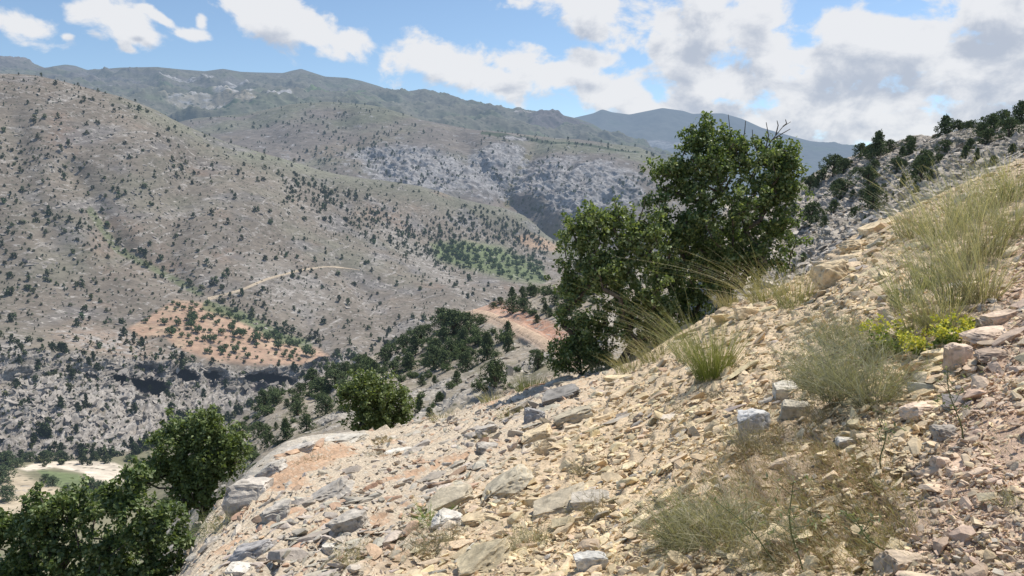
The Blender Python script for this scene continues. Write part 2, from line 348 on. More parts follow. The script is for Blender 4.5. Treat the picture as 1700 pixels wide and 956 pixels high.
s4 = sheet([[(p[0], p[1]+70, p[2]*1.35) for p in sk4], sk4,
            [(-400, 300, 670), (0, 310, 700), (200, 320, 760), (350, 345, 800), (500, 375, 860), (650, 400, 960), (800, 405, 1120), (900, 415, 1250), (1050, 448, 1230)],
            rot_, rct, rcb, rrv, [(p[0], 800+(p[0] > 240)*0 if p[0] < 240 else p[1]+25, p[2]*.86 if p[0] < 240 else p[2]*.95) for p in rrv],
            [(-400, 990, 215), (240, 990, 215), (400, 900, 250), (740, 700, 400), (1050, 560, 700)]],
           -400, 1050, 1050, [6, 150, 130, 80, 40, 70, 36, 60], smooth=[2, 1.5, 20, 12, 6, 6, 8, 10, 20])
X, Y_ = s4.PX, s4.PY
gully(s4, [(120, 290), (160, 350), (195, 415), (260, 450), (330, 490), (420, 535), (540, 575)], 24, .018)
gully(s4, [(500, 300), (560, 335), (680, 400), (760, 440)], 26, .022)
gully(s4, [(330, 250), (300, 330), (280, 420)], 30, .016); gully(s4, [(20, 200), (40, 320), (110, 430)], 30, .014)
gully(s4, [(560, 440), (610, 500), (650, 545)], 18, .02)
for (cx, cy, rx, ry, d) in [(420, 330, 90, 60, .03), (90, 400, 80, 80, .02), (650, 440, 60, 40, .02), (230, 270, 60, 70, .02), (560, 490, 50, 40, .02), (70, 680, 120, 50, .02)]:
    s4.P *= (1-d*np.exp(-ell(X, Y_, cx, cy, rx, ry)**2))[..., None]
x, y, z = s4.P[..., 0], s4.P[..., 1], s4.P[..., 2]; k = sstep(1.0, 1.15, s4.S)
orch = soft(X, Y_, [(212, 545), (250, 522), (290, 498), (350, 505), (400, 535), (455, 560), (530, 580), (545, 592), (500, 606), (420, 604), (350, 596), (300, 580), (270, 556), (235, 560)], 5)
floor = sstep(6.0, 6.2, s4.S)*sstep(330, 250, X)
road_px = [(342, 497), (400, 482), (440, 464), (500, 448), (550, 442), (600, 449), (690, 456), (760, 461), (830, 474)]
rd = segdist(X, Y_, road_px)
n_big = fbm(x/90, y/90, z/60, 4)
cliff = sstep(3.85, 4.1, s4.S)*sstep(6.02, 5.9, s4.S)*sstep(620, 560, X)
lowrock = sstep(.95, .6, ell(X, Y_, 90, 690, 220, 75, 8)+.3*n_big)
rside = sstep(1.05, .6, ell(X, Y_, 480, 475, 90, 45, 25)+.4*n_big)*.5
upper = sstep(.1, .45, fbm((x+.45*z)/70, y/90, (z-.45*x)/22, 5))
rockm = np.clip(np.maximum.reduce([cliff*.9, lowrock, rside, upper*.45*(Y_ < 560), sstep(1.1, .6, ell(X, Y_, 700, 430, 120, 20, 40)+.4*n_big)*.6]), 0, 1)*(1-floor)
rid = fbm((x+.45*z)/17, y/26, (z-.45*x)/9, 6, True, .58)
flat = np.maximum(orch, np.maximum(sstep(6, 3, rd), floor))
dn = k*(1-flat)*((rid-.25)*(.5+7.5*np.maximum(cliff, lowrock)+1.0*rockm)+n_big*4)
cv = np.clip(fbm(x/14, y/30, z*0+3, 4), -.3, 1)
s4.P += normals(s4.B)*dn[..., None]
bandm = sstep(4.02, 4.2, s4.S)*sstep(5.05, 4.8, s4.S)*sstep(100, 200, X)*sstep(570, 520, X)
caves = np.zeros(X.shape)
for (cx, cy, rx, ry) in [(245, 643, 34, 11), (200, 633, 16, 7), (306, 625, 26, 8), (350, 625, 16, 7), (455, 630, 32, 8), (415, 628, 12, 5), (150, 628, 14, 6)]:
    caves = np.maximum(caves, sstep(1.15, .7, ell(X, Y_, cx, cy, rx, ry, 6)+.5*fbm(x/7, y/12, z/7, 4)))
s4.P *= (1+.03*caves)[..., None]
s4.P *= (1+.012*bandm*sstep(-.05, .3, fbm(x/26, y/40, z/50, 3)))[..., None]
gz = sstep(.05, .5, fbm(x/150+3, y/150, z/90, 4))
c4 = base(s4, (.19, .162, .13), .20)
c4 = mixc(c4, (.18, .178, .13), np.clip(gz*.6+sstep(45, 5, Y_-np.interp(X, [p[0] for p in sk4], [p[1] for p in sk4]))*sstep(150, 300, X)*.8, 0, 1), .13)
c4 = mixc(c4, (.24, .178, .135), sstep(.15, .5, fbm(x/75+9, y/75, z/60, 4))*.7)
c4 = mixc(c4, (.175, .165, .16), sstep(.05, .45, fbm(x/60-9, y/60, z/30, 4))*.7, .24)
c4 = mixc(c4, (.25, .228, .20), rockm*.75, .34)
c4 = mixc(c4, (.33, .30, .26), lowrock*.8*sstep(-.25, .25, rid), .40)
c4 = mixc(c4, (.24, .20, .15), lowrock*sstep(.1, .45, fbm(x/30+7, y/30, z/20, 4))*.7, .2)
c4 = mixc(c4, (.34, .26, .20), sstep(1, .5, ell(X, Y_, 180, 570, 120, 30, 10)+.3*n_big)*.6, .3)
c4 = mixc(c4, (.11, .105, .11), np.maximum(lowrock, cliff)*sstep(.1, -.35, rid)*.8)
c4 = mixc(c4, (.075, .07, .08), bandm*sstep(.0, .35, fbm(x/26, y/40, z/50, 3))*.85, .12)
c4 = mixc(c4, (.055, .05, .055), caves*.92, .05)  # dark shade of the hollows painted into the rock colour
orch = orch*sstep(-.75, -.2, fbm(x/13, y/13, z/10, 3))
c4 = mixc(c4, (.40, .27, .19), orch, .1)
c4 = mixc(c4, (.44, .33, .23), orch*sstep(.0, .4, fbm(x/16, y/16, z/10, 3))*.8)
c4 = mixc(c4, (.13, .15, .08), sstep(9, 3, segdist(X, Y_, [(150, 350), (195, 415), (260, 450), (330, 485)])+5*n_big)*.8, .2)
c4 = mixc(c4, (.12, .15, .07), sstep(12, 5, segdist(X, Y_, [(345, 508), (400, 525), (470, 562), (510, 572)])+6*n_big)*.8, .1)
c4 = mixc(c4, (.14, .18, .075), soft(X, Y_, [(715, 405), (770, 400), (830, 410), (900, 445), (905, 470), (850, 465), (770, 445), (725, 430)], 8)*.85, .1)
c4 = mixc(c4, (.44, .30, .2), soft(X, Y_, [(852, 395), (880, 388), (920, 405), (930, 420), (880, 412)], 4)*.8, .1)
# valley floor
c4 = mixc(c4, (.19, .18, .11), floor*.9, .05)
c4 = mixc(c4, (.42, .35, .25), floor*soft(X, Y_, [(-50, 880), (20, 775), (60, 800), (110, 810), (90, 850), (20, 860)], 8), .15)
loop = soft(X, Y_, [(30, 778), (60, 768), (130, 764), (190, 768), (215, 780), (216, 795), (190, 803), (150, 800), (140, 785), (90, 776), (45, 782)], 2.5)
c4 = mixc(c4, (.15, .18, .085), floor*soft(X, Y_, [(60, 779), (130, 787), (145, 802), (110, 815), (80, 800)], 3), .0)
c4 = mixc(c4, (.62, .54, .43), loop*floor, .0)
st_ = np.abs((((z-.42*x)/15.0+1.2*fbm(x/110, y/110, z/60, 3)) % 1)-.5)
stm = sstep(.055, .01, st_)*sstep(-.05, .3, fbm(x/35+2, y/35, z/30, 3))*(1-orch)*(1-floor)*(s4.S < 3.9)
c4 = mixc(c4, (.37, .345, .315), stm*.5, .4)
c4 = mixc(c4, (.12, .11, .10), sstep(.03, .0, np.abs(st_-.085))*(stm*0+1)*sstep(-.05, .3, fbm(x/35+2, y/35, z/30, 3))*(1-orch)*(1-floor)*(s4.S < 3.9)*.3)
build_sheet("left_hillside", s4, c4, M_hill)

# --- near spur across the gully with junipers
sk5 = [(100, 990, 150), (230, 960, 150), (290, 830, 155), (330, 775, 160), (370, 722, 165), (400, 692, 172), (440, 663, 180), (500, 638, 190), (560, 615, 198), (640, 583, 205), (700, 548, 208), (740, 524, 205), (790, 513, 200), (850, 492, 205), (900, 472, 212), (950, 455, 215), (1100, 430, 220), (1500, 420, 220)]
bt5 = [(100, 1200, 45), (300, 1010, 45), (400, 880, 46), (480, 785, 47), (600, 765, 48), (700, 750, 48), (830, 700, 47), (930, 665, 46), (1000, 650, 45), (1100, 630, 44), (1500, 480, 44)]
s5 = sheet([[(p[0], p[1]+60, p[2]*1.3) for p in sk5], sk5,
            [(100, 1080, 85), (300, 900, 90), (400, 775, 98), (480, 715, 105), (600, 680, 112), (700, 650, 115), (830, 590, 118), (930, 560, 115), (1000, 540, 112), (1100, 530, 110), (1500, 450, 110)],
            bt5, [(p[0], p[1]+150, 27) for p in bt5]], 100, 1500, 900, [6, 160, 140, 20], smooth=[2, 3, 10, 10, 10])
X, Y_ = s5.PX, s5.PY
x, y, z = s5.P[..., 0], s5.P[..., 1], s5.P[..., 2]; k = sstep(1.0, 1.15, s5.S)
road2 = [(782, 516), (810, 520), (850, 540), (890, 560), (925, 584), (960, 606)]
rd = segdist(X, Y_, road2)
gully(s5, [(700, 560), (640, 620), (600, 700)], 22, .02); gully(s5, [(560, 620), (520, 680), (470, 740)], 20, .03); gully(s5, [(870, 590), (800, 660), (720, 700)], 22, .02)
flat5 = sstep(17, 10, rd)
rid = fbm((x+.4*z)/6, y/9, (z-.3*x)/3.2, 6, True, .58); nb = fbm(x/22, y/22, z/22, 4)
s5.P += normals(s5.B)*(k*(1-flat5)*((rid-.3)*(.5+1.0*sstep(0, .4, nb))+nb*1.8))[..., None]
c5 = base(s5, (.32, .275, .215), .22)
c5 = mixc(c5, (.21, .19, .13), sstep(-.1, .4, fbm(x/12, y/12, z/8, 4)), .18)
c5 = mixc(c5, (.34, .31, .27), sstep(.05, .35, nb)*.8, .36)
c5 = mixc(c5, (.44, .24, .16), sstep(24, 12, segdist(X, Y_, [(800, 512), (860, 528), (905, 550), (950, 580)])+8*nb)*(Y_ < np.interp(X, [r[0] for r in road2], [r[1] for r in road2]))*.85, .25)
c5 = mixc(c5, (.52, .37, .27), flat5*.5, .15)
build_sheet("juniper_spur", s5, c5, M_spur)

# --- grey rocky hill on the right
sk6 = [(1200, 330, 120), (1290, 325, 120), (1340, 296, 115), (1370, 279, 110), (1400, 267, 104), (1430, 254, 98), (1450, 244, 94), (1490, 240, 88), (1520, 232, 84), (1550, 230, 80), (1590, 222, 76), (1620, 219, 72), (1660, 222, 68), (1700, 222, 64), (2000, 195, 54)]
s6 = sheet([[(p[0], p[1]+40, p[2]*1.5) for p in sk6], sk6,
            [(1200, 400, 78), (1340, 365, 74), (1450, 320, 66), (1560, 285, 56), (1700, 255, 47), (2000, 230, 42)],
            [(1200, 490, 46), (1340, 455, 45), (1450, 405, 42), (1560, 350, 36), (1700, 300, 32), (2000, 260, 30)],
            [(1200, 640, 28), (1450, 560, 26), (1700, 460, 24), (2000, 400, 22)]], 1200, 2000, 620, [6, 150, 130, 20], smooth=[2, 1, 10, 10, 10])
X, Y_ = s6.PX, s6.PY
x, y, z = s6.P[..., 0], s6.P[..., 1], s6.P[..., 2]; k = sstep(1.0, 1.1, s6.S)
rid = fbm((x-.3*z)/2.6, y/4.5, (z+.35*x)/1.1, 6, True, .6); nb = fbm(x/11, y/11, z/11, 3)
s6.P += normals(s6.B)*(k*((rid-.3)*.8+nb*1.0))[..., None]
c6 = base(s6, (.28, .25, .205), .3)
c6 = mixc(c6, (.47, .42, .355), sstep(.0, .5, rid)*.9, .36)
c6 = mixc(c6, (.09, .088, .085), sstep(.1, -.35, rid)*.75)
c6 = mixc(c6, (.15, .15, .09), sstep(.05, .4, nb)*.6, .25)
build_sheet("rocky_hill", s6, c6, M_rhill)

# --- foreground slope
edge = [(-300, 1300, 9), (150, 1060, 9), (250, 1000, 9.3), (300, 952, 9.8), (330, 888, 11), (360, 845, 12.2), (382, 826, 13), (410, 790, 14), (440, 762, 15), (480, 736, 16), (540, 722, 16.8), (600, 719, 17), (650, 712, 17.3), (700, 700, 17.6), (770, 680, 18), (830, 660, 18.3), (880, 642, 18.4), (930, 627, 18.2), (1000, 612, 17.5), (1040, 600, 17), (1080, 582, 16.5), (1130, 552, 16), (1180, 523, 15.6), (1240, 498, 15.2), (1300, 474, 14.8), (1340, 455, 14.5), (1370, 430, 14.6), (1400, 402, 14.8), (1440, 380, 15), (1480, 360, 15), (1560, 325, 15.2), (1620, 298, 15.6), (1700, 262, 16.4), (2100, 110, 19)]
def q_at(px, py):  # fitted plane in 1/Y
    return np.clip(.098+.000186*px+.00056*(py-956), .055, .6)
mid = []
for fr in (.12, .45, .75):
    row = []
    for (px, py, Yv) in edge:
        b = 1010 if px > 250 else py+60
        yy = py+(b-py)*fr; qb = max(q_at(px, b), .115)
        row.append((px, yy, 1/((1/Yv)*(1-fr)+qb*fr)))
    mid.append(row)
bot = [(px, 1010 if px > 250 else py+60, 1/max(q_at(px, 1010 if px > 250 else py+60), .115)) for (px, py, Yv) in edge]
s7 = sheet([[(p[0], p[1]+170, 27) for p in edge], [(p[0], p[1]+38, p[2]*1.22) for p in edge], edge]+mid+[bot, [(p[0], p[1]+500, p[2]*.45) for p in bot]], -300, 2100, 1350, [14, 14, 80, 220, 220, 190, 40], smooth=[6, 4, 3, 6, 14, 14, 14, 14])
X, Y_ = s7.PX, s7.PY
x, y, z = s7.P[..., 0].copy(), s7.P[..., 1].copy(), s7.P[..., 2].copy()
nb = fbm(x/1.6, y/1.6, z/1.6, 4); nd = fbm(x/.28, y/.28, z/.28, 4)
zl = sstep(-60, 60, (X-640)*.63-(956-Y_)*.72+20*nb)         # 0 = grey/red left part, 1 = yellow
zr = sstep(-40, 40, (X-1500)+(Y_-956)*.34*-1*-1+25*nb)      # path on the right
zr = sstep(-45, 45, X-(1480+(956-Y_)*.36)+30*nb)
# ledge strata: terraces dipping with the slope
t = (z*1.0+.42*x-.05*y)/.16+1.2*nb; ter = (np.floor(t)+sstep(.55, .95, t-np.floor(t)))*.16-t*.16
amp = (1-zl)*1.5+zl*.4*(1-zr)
ns7 = normals(s7.B); fadeb = sstep(1.6, 2.1, s7.S)
rim0 = sstep(20, 3, segdist(X, Y_, [(392, 818), (425, 780), (478, 742), (540, 728), (600, 724)]))
bank = sstep(18, 6, segdist(X, Y_, [(1540, 640), (1570, 610), (1610, 585), (1660, 560)]))
s7.P += ns7*(nb*.10*fadeb+nd*.022*(1+.6*rim0)+rim0*.05+ter*amp*.85*fadeb*(1-rim0))[..., None]
c7 = base(s7, (.63, .495, .335), .16)
red = sstep(.0, .35, fbm(x/.9+4, y/.9, z/.9, 4)+.5*soft(X, Y_, [(400, 800), (470, 745), (560, 735), (600, 745), (520, 790), (440, 830)], 10)-.12)
left = mixc(base(s7, (.56, .46, .345), .34), (.50, .33, .215), red*.85, .18)
c7 = c7*zl[..., None]+left*(1-zl)[..., None]
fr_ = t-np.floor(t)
c7 = mixc(c7, (.20, .17, .13), sstep(.12, .0, np.abs(fr_-.75)-.02)*(1-zl)*.5)  # dark shadow lines painted into the colour along the ledge risers
c7 = mixc(c7, (.62, .455, .335), zr, .12)
c7 = mixc(c7, (.45, .35, .25), sstep(1.1, .7, ell(X, Y_, 1350, 820, 190, 120, 15)+.4*nb)*.8, .15)
c7 = mixc(c7, (.46, .29, .17), sstep(1.1, .7, ell(X, Y_, 1420, 790, 70, 50, 15)+.4*nb)*.7, .1)
c7 = mixc(c7, (.20, .19, .11), sstep(1.8, .9, s7.S), .1)
rimm = sstep(15, 6, segdist(X, Y_, [(392, 818), (425, 780), (478, 742), (540, 728), (600, 724)])+7*nb+5*nd)
c7 = mixc(c7, (.54, .49, .41), rimm, .25)
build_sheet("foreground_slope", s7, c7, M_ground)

# base ground reaching the horizon, far below everything
bm = base(s1, (.2, .19, .14), .2)
g = obj("ground", mesh_from("ground", np.array([(-40000, -20000, -420), (40000, -20000, -420), (40000, 40000, -420), (-40000, 40000, -420)], float), np.array([[0, 1, 2, 3]]), np.tile([.2, .19, .14, .2], (4, 1)), M_far)); tag(g, kind="structure")

# dirt roads as ribbons lying on their slopes
def locate(s, px, py):
    """3-D point of a sheet under an image position (undisplaced parameters)"""
    j = int(np.clip(round((px-s.PX[0, 0])/(s.PX[0, 1]-s.PX[0, 0])), 0, s.PX.shape[1]-1))
    lo = np.searchsorted(s.S[:, j], 1.0)
    if s is s7: lo = np.searchsorted(s.S[:, j], 2.0)
    qx, qy = proj(s.P[lo:, j]); i = lo+int(np.argmin(np.abs(qy-py)))
    return i, j
def ribbon(name, s, poly, width, mat, rgb, lift, n=90):
    P = np.array(poly, float); d = np.r_[0, np.cumsum(np.hypot(*np.diff(P, axis=0).T))]
    tt = np.linspace(0, d[-1], n); xs = np.interp(tt, d, P[:, 0]); ys = gsm(np.interp(tt, d, P[:, 1]), 3)
    tx = np.gradient(xs); ty = np.gradient(ys); L = np.hypot(tx, ty); nx, ny = -ty/L, tx/L
    V = []
    for k in np.linspace(-.5, .5, 7):
        wp = np.linspace(width[0], width[1], n)*(1+.18*np.sin(np.arange(n)*.7))
        Q = np.array([s.P[locate(s, a+c*k*e, b+d_*k*e)] for a, b, c, d_, e in zip(xs, ys, nx, ny, wp)])
        for c in range(3): Q[:, c] = gsm(Q[:, c], 3.0)
        V.append(Q+np.array([0, 0, lift*(1-1.3*(abs(k)*2)**4)]))
    V = np.stack(V, 1); idx = np.arange(n*7).reshape(n, 7)
    f = np.stack([idx[:-1, :-1], idx[1:, :-1], idx[1:, 1:], idx[:-1, 1:]], -1).reshape(-1, 4)
    col = np.tile([*rgb, .12], (n*7, 1))
    o = obj(name, mesh_from(name, V.reshape(-1, 3), f, col, mat, True)); tag(o, kind="structure")
ribbon("hillside_road", s4, road_px[:6], (5.5, 1.4), M_spur, (.47, .385, .28), .5, 120)
ribbon("dirt_road", s5, road2, (8, 24), M_spur, (.50, .37, .26), .22, 80)

# ---------------------------------------------------------------- visibility buffer
BW, BH = 425, 239
zb = np.full((BH, BW), 1e9)
for s in (s3, s4, s5, s6, s7):
    qx, qy = proj(s.P.reshape(-1, 3)); d = s.P.reshape(-1, 3)[:, 1]
    ix = (qx/4).astype(int); iy = (qy/4).astype(int); ok = (ix >= 0) & (ix < BW) & (iy >= 0) & (iy < BH) & (d > 0)
    np.minimum.at(zb, (iy[ok], ix[ok]), d[ok])
def visible(P, tol=1.04):
    qx, qy = proj(P); ix = int(qx/4); iy = int(qy/4)
    if not (0 <= ix < BW and 0 <= iy < BH): return False
    return P[1] <= zb[iy, ix]*tol

# ---------------------------------------------------------------- rocks
def icosphere(n):
    import bmesh
    bm_ = bmesh.new(); bmesh.ops.create_icosphere(bm_, subdivisions=n, radius=1)
    V = np.array([v.co[:] for v in bm_.verts]); Fc = np.array([[v.index for v in f.verts] for f in bm_.faces]); bm_.free()
    return V, Fc
ICO = {1: icosphere(1), 2: icosphere(2), 3: icosphere(3), 4: icosphere(4)}
def rock_shape(level, flat, r, cuts=10, rough=.0):
    V, Fc = ICO[level]; V = V.copy()
    for i in range(cuts):
        n = r.normal(size=3); n /= np.linalg.norm(n); d = r.uniform(.28, .7)
        e = np.maximum(0, V@n-d); V -= e[:, None]*n
    V -= np.maximum(0, V@np.array([0, 0, 1.])-.42)[:, None]*np.array([0, 0, 1.])
    V /= np.abs(V).max(0); V *= np.array([1, r.uniform(.5, .9), flat])
    if rough:
        k = fbm(V[:, 0]*2+r.uniform(50), V[:, 1]*2, V[:, 2]*3, 5, True)
        V *= (1+rough*(k-.4))[:, None]
    return V, Fc
TPL_S = [rock_shape(1, random.uniform(.2, .5), rs, 8) for _ in range(16)]
TPL_M = [rock_shape(2, random.uniform(.18, .42), rs, 13) for _ in range(16)]
def frames(n, rot, tilt, r):
    """rotation matrices whose z follows normals n, spun by rot"""
    n = n+r.normal(size=n.shape)*tilt; n /= np.linalg.norm(n, axis=1)[:, None]
    a = np.stack([np.cos(rot), np.sin(rot), 0*rot], -1); a -= (a*n).sum(1)[:, None]*n; a /= np.linalg.norm(a, axis=1)[:, None]
    b = np.cross(n, a); return np.stack([a, b, n], -1)
def merge(tpls, P, R, S, C, r, which=None):
    Vs = []; Fs = []; Cs = []; off = 0
    w = r.randint(len(tpls), size=len(P)) if which is None else which
    for k, (V, Fc) in enumerate(tpls):
        m = np.where(w == k)[0]
        if not len(m): continue
        vv = V[None]*S[m][:, None, :]
        vv = np.einsum('nij,nkj->nki', R[m], vv)+P[m][:, None, :]
        Fs.append((Fc[None]+(np.arange(len(m))*len(V))[:, None, None]+off).reshape(-1, 3))
        Vs.append(vv.reshape(-1, 3)); Cs.append(np.repeat(C[m], len(V), 0)); off += len(m)*len(V)
    return np.concatenate(Vs), np.concatenate(Fs), np.concatenate(Cs)
def pick(s, n, wfun, r, smin=1.0):
    W = wfun.ravel()*(s.S.ravel() >= smin); qx, qy = proj(s.P.reshape(-1, 3))
    W = W*((qx > -120) & (qx < 1820) & (qy < 1050)); W = W/W.sum()
    i = r.choice(len(W), n, p=W)
    return i
def cellarea(s):
    a = np.abs(np.gradient(s.PY, axis=0)); return a
# foreground stone colours by zone
def stone_col(X, Y_, r, zl, zr, n):
    yel = np.array([.71, .57, .37]); gre = np.array([.52, .465, .385]); pin = np.array([.68, .53, .385]); org = np.array([.54, .36, .23])
    c = yel*zl[:, None]+gre*(1-zl)[:, None]; c = c*(1-zr)[:, None]+pin*zr[:, None]
    u = r.rand(n); c = np.where((u < .05)[:, None], gre, c); c = np.where(((u > .12) & (u < .30) & (zl < .5))[:, None], org*.9+.05, c); c = np.where(((u > .85) & (zl > .5))[:, None], yel*1.08, c)
    return np.clip(c*r.uniform(.74, 1.1, n)[:, None]*(1+r.normal(size=(n, 3))*.02), 0, .8)
def scatter_fg(n, lo, hi, power, tpls, wfun, tilt, sink, seed, level=None):
    r = np.random.RandomState(seed); i = pick(s7, n, wfun, r, 1.75)
    P = s7.P.reshape(-1, 3)[i].copy(); P += r.normal(size=P.shape)*np.array([.03, .03, 0])
    nn = ns7.reshape(-1, 3)[i]
    sz = lo*(hi/lo)**(r.rand(n)**power); 
    R = frames(nn, r.normal(size=n)*.75+.15, tilt, r)
    S = sz[:, None]*np.stack([np.ones(n), np.ones(n), r.uniform(.7, 1.5, n)], -1)
    P += nn*(sz*sink)[:, None]
    C = stone_col(X7[i], Y7[i], r, ZL[i], ZR[i], n)
    C = np.where((SH[i] > .4)[:, None], np.array([.56, .39, .26])*r.uniform(.75, 1.15, n)[:, None], C)
    return P, R, S, C, r, sz
X7, Y7, ZL, ZR = s7.PX.ravel(), s7.PY.ravel(), zl.ravel(), zr.ravel()
SH = shelf.ravel() if 'shelf' in globals() else None
area7 = cellarea(s7); litter = sstep(1.2, .7, ell(X, Y_, 1340, 820, 200, 120, 15)+.3*nb); redpatch = np.maximum((1-zl)*red, rimm*1.2)
shelf = soft(X, Y_, [(425, 800), (470, 755), (560, 738), (610, 742), (540, 775), (470, 800), (420, 850), (395, 860)], 8)
SH = shelf.ravel()
dist7 = s7.P[..., 1]
# bare dusty patches between the stones
bare = sstep(-.12, .28, fbm(x/.55+3, y/.55, z/.55, 3))
w1 = area7*(1-.75*bare)*(1-.55*litter)*np.clip(1-.75*redpatch, .0, 1)*(1-.45*shelf)
P, R, S, C, r, sz = scatter_fg(48000, .011, .05, 1.9, TPL_S, w1, .45, .12, 11)
sc = (P[:, 1]/6.5)**.75; S *= sc[:, None]
V, Fc, Cc = merge(TPL_S, P, R, S, C, r)
o = obj("stone_rubble", mesh_from("stone_rubble", V, Fc, Cc, M_rock_near)); tag(o, "small angular limestone rubble covering the near slope", "rubble", kind="stuff")
w2 = area7*(1-.62*zr)*(1-.85*bare)*(1-.6*litter)*np.clip(1-.8*redpatch, 0, 1)*(1-.97*shelf)*(.6+.9*(fbm(x/1.1, y/1.1, z/1.1, 3) > 0))
P, R, S, C, r, sz = scatter_fg(4800, .04, .13, 2.2, TPL_M, w2, .3, .1, 12)
sc = (P[:, 1]/7.5)**.6; S *= sc[:, None]
wS = area7*(1-.8*litter)*(1-.97*shelf)*np.clip(1-.6*redpatch, 0, 1)*(1-.8*zr)*(1.15-.8*zl)*(.15+1.6*sstep(.0, .4, fbm(x/.8-7, y/1.6, (z*3)/.8, 3)))
P2, R2, S2, C2, r2, sz2 = scatter_fg(1500, .09, .34, 1.8, TPL_M, wS, .13, -.02, 14)
dk = np.clip(P2[:, 1]/14, .22, 1.05); S2 *= np.array([1.5, 1.0, 1.0])*dk[:, None]; sz2 = sz2*dk; P2[:, 2] += sz2*.05
P = np.concatenate([P, P2]); R = np.concatenate([R, R2]); S = np.concatenate([S, S2]); C = np.concatenate([C, C2]); sz = np.concatenate([sz, sz2*1.3]); sc = np.concatenate([sc, np.ones(len(sz2))])
app = sz*sc/P[:, 1]; order = np.argsort(-app); top = order[:260]; rest = order[260:]
V, Fc, Cc = merge(TPL_M, P[rest], R[rest], S[rest], C[rest], r)
o = obj("broken_stones", mesh_from("broken_stones", V, Fc, Cc, M_rock_near)); tag(o, "hand-sized broken limestone pieces strewn over the near slope", "rubble", kind="stuff")
for q_, i in enumerate(top):
    V, Fc = rock_shape(3, random.uniform(.2, .42), rs, 15, .05)
    V = (V*S[i])@R[i].T
    z_ = 'yellow' if ZL[0] is None else ''
    px_, py_ = proj(P[i])
    me = mesh_from("loose_stone", V, Fc, np.tile(C[i], (len(V), 1)), M_rock_near)
    o = obj("loose_stone", me, None, P[i])
    if C[i][0]-C[i][2] > .2: lb, gp = "loose yellowish slab stone lying on the near slope", "loose yellow stones on the near slope"
    elif C[i][0]-C[i][2] > .12: lb, gp = "loose tan stone lying on the near slope", "loose tan stones on the near slope"
    else: lb, gp = "loose grey stone lying on the near slope", "loose grey stones on the near slope"
    tag(o, lb, "stone", gp)

def boulder(px, py, wp, hp, rgb, label, cat="boulder", rotz=0, tilt=(0, 0), depth=.7, seed=1, name="boulder", lift=.25, rough=.10, cuts=14, darktop=False, sheet_=None):
    sh_ = sheet_ or s7
    i, j = locate(sh_, px, py+hp*.35); p = sh_.P[i, j]; Yv = p[1]; r = np.random.RandomState(seed)
    w = wp*Yv/F/2; h = hp*Yv/F/2
    V, Fc = ICO[4]; V = V.copy()
    for q_ in range(cuts+6):
        n = r.normal(size=3) if q_ > 5 else np.array([(0, 0, 1), (1, 0, 0), (-1, 0, 0), (0, -1, 0), (0, 1, 0), (.3, -.6, .2)][q_], float)+r.normal(size=3)*.16
        n /= np.linalg.norm(n); d = r.uniform(.6, .85) if q_ > 5 else r.uniform(.42, .66); e = np.maximum(0, V@n-d); V -= e[:, None]*n*.95
    V /= np.abs(V).max(0); k = fbm(V[:, 0]*1.7+seed, V[:, 1]*1.7, V[:, 2]*3, 5, True, .6)
    V *= (1+(rough+.05)*(k-.4))[:, None]
    k2 = np.abs(fbm(V[:, 0]*2.2-seed, V[:, 1]*2.2, V[:, 2]*4.5, 3)); V *= (1-.10*sstep(.06, 0, k2))[:, None]
    V *= np.array([w, w*depth, h*1.3])
    E = Euler((math.radians(tilt[0]), math.radians(tilt[1]), math.radians(rotz))).to_matrix(); V = V@np.array(E).T
    c = np.tile(rgb, (len(V), 1)); g_ = fbm(V[:, 0]*4/w*.5, V[:, 1]*4/w*.5, V[:, 2]*3/w, 4)
    c = c*(1+.35*g_)[:, None]*(1-.45*sstep(.05, 0, k2))[:, None]
    me = mesh_from(name, V, Fc, np.clip(c, 0, .8), M_rock_near, smooth=False)
    o = obj(name, me, None, (p[0], p[1], p[2]+h*lift*2)); tag(o, label, cat); return o
GR = (.50, .455, .39); YE = (.72, .58, .38); WH = (.70, .65, .56); DK = (.32, .30, .27); PK = (.68, .53, .40)
boulder(412, 815, 78, 62, (.55, .50, .43), "pale rounded boulder overhanging beside the leafy tree at the slope's left edge", seed=3, rough=.12, cuts=6, depth=.9, tilt=(0, -8), lift=.2)
boulder(584, 870, 74, 46, GR, "grey block with dark shaded face standing alone left of centre", seed=5, rotz=10, tilt=(0, -8), cuts=18, lift=.35, depth=.6)
boulder(412, 918, 96, 44, (.42, .40, .38), "long grey boulder with dark lichened underside near the bottom left trees", seed=6, rotz=-8, tilt=(0, -14), cuts=14, lift=.35, depth=.5)
boulder(400, 944, 50, 24, WH, "small pale rock propped under the long grey boulder", seed=7, lift=.1)
boulder(805, 716, 46, 24, GR, "upper of two dark grey boulders behind the slab ledges", seed=8, rotz=15, tilt=(0, -10), lift=.35)
boulder(806, 746, 40, 30, GR, "lower of two dark grey boulders behind the slab ledges", seed=9, lift=.35)
boulder(886, 690, 40, 46, (.38, .37, .36), "dark craggy upright rock below the left leafy tree", seed=10, cuts=20, rough=.25, lift=.2)
boulder(925, 655, 80, 18, DK, "dark grey ledge rock at the slope rim near the leafy tree", seed=11, tilt=(0, -22), rough=.2, lift=.2)
boulder(668, 748, 64, 14, WH, "thin pale flat slab lying on reddish gravel", cat="slab", seed=12, tilt=(0, -8), name="rock_slab", lift=.2)
boulder(545, 815, 90, 24, GR, "low grey rock ledge above the lone grey block", cat="ledge", seed=13, tilt=(0, -30), name="rock_ledge", rough=.2, lift=.15)
boulder(462, 848, 60, 26, GR, "small grey ledge rock above the long lichened boulder", cat="ledge", seed=14, tilt=(0, -25), name="rock_ledge", rough=.2, lift=.2)
boulder(545, 908, 30, 22, WH, "small whitish block just below the lone grey block", seed=15, lift=.3)
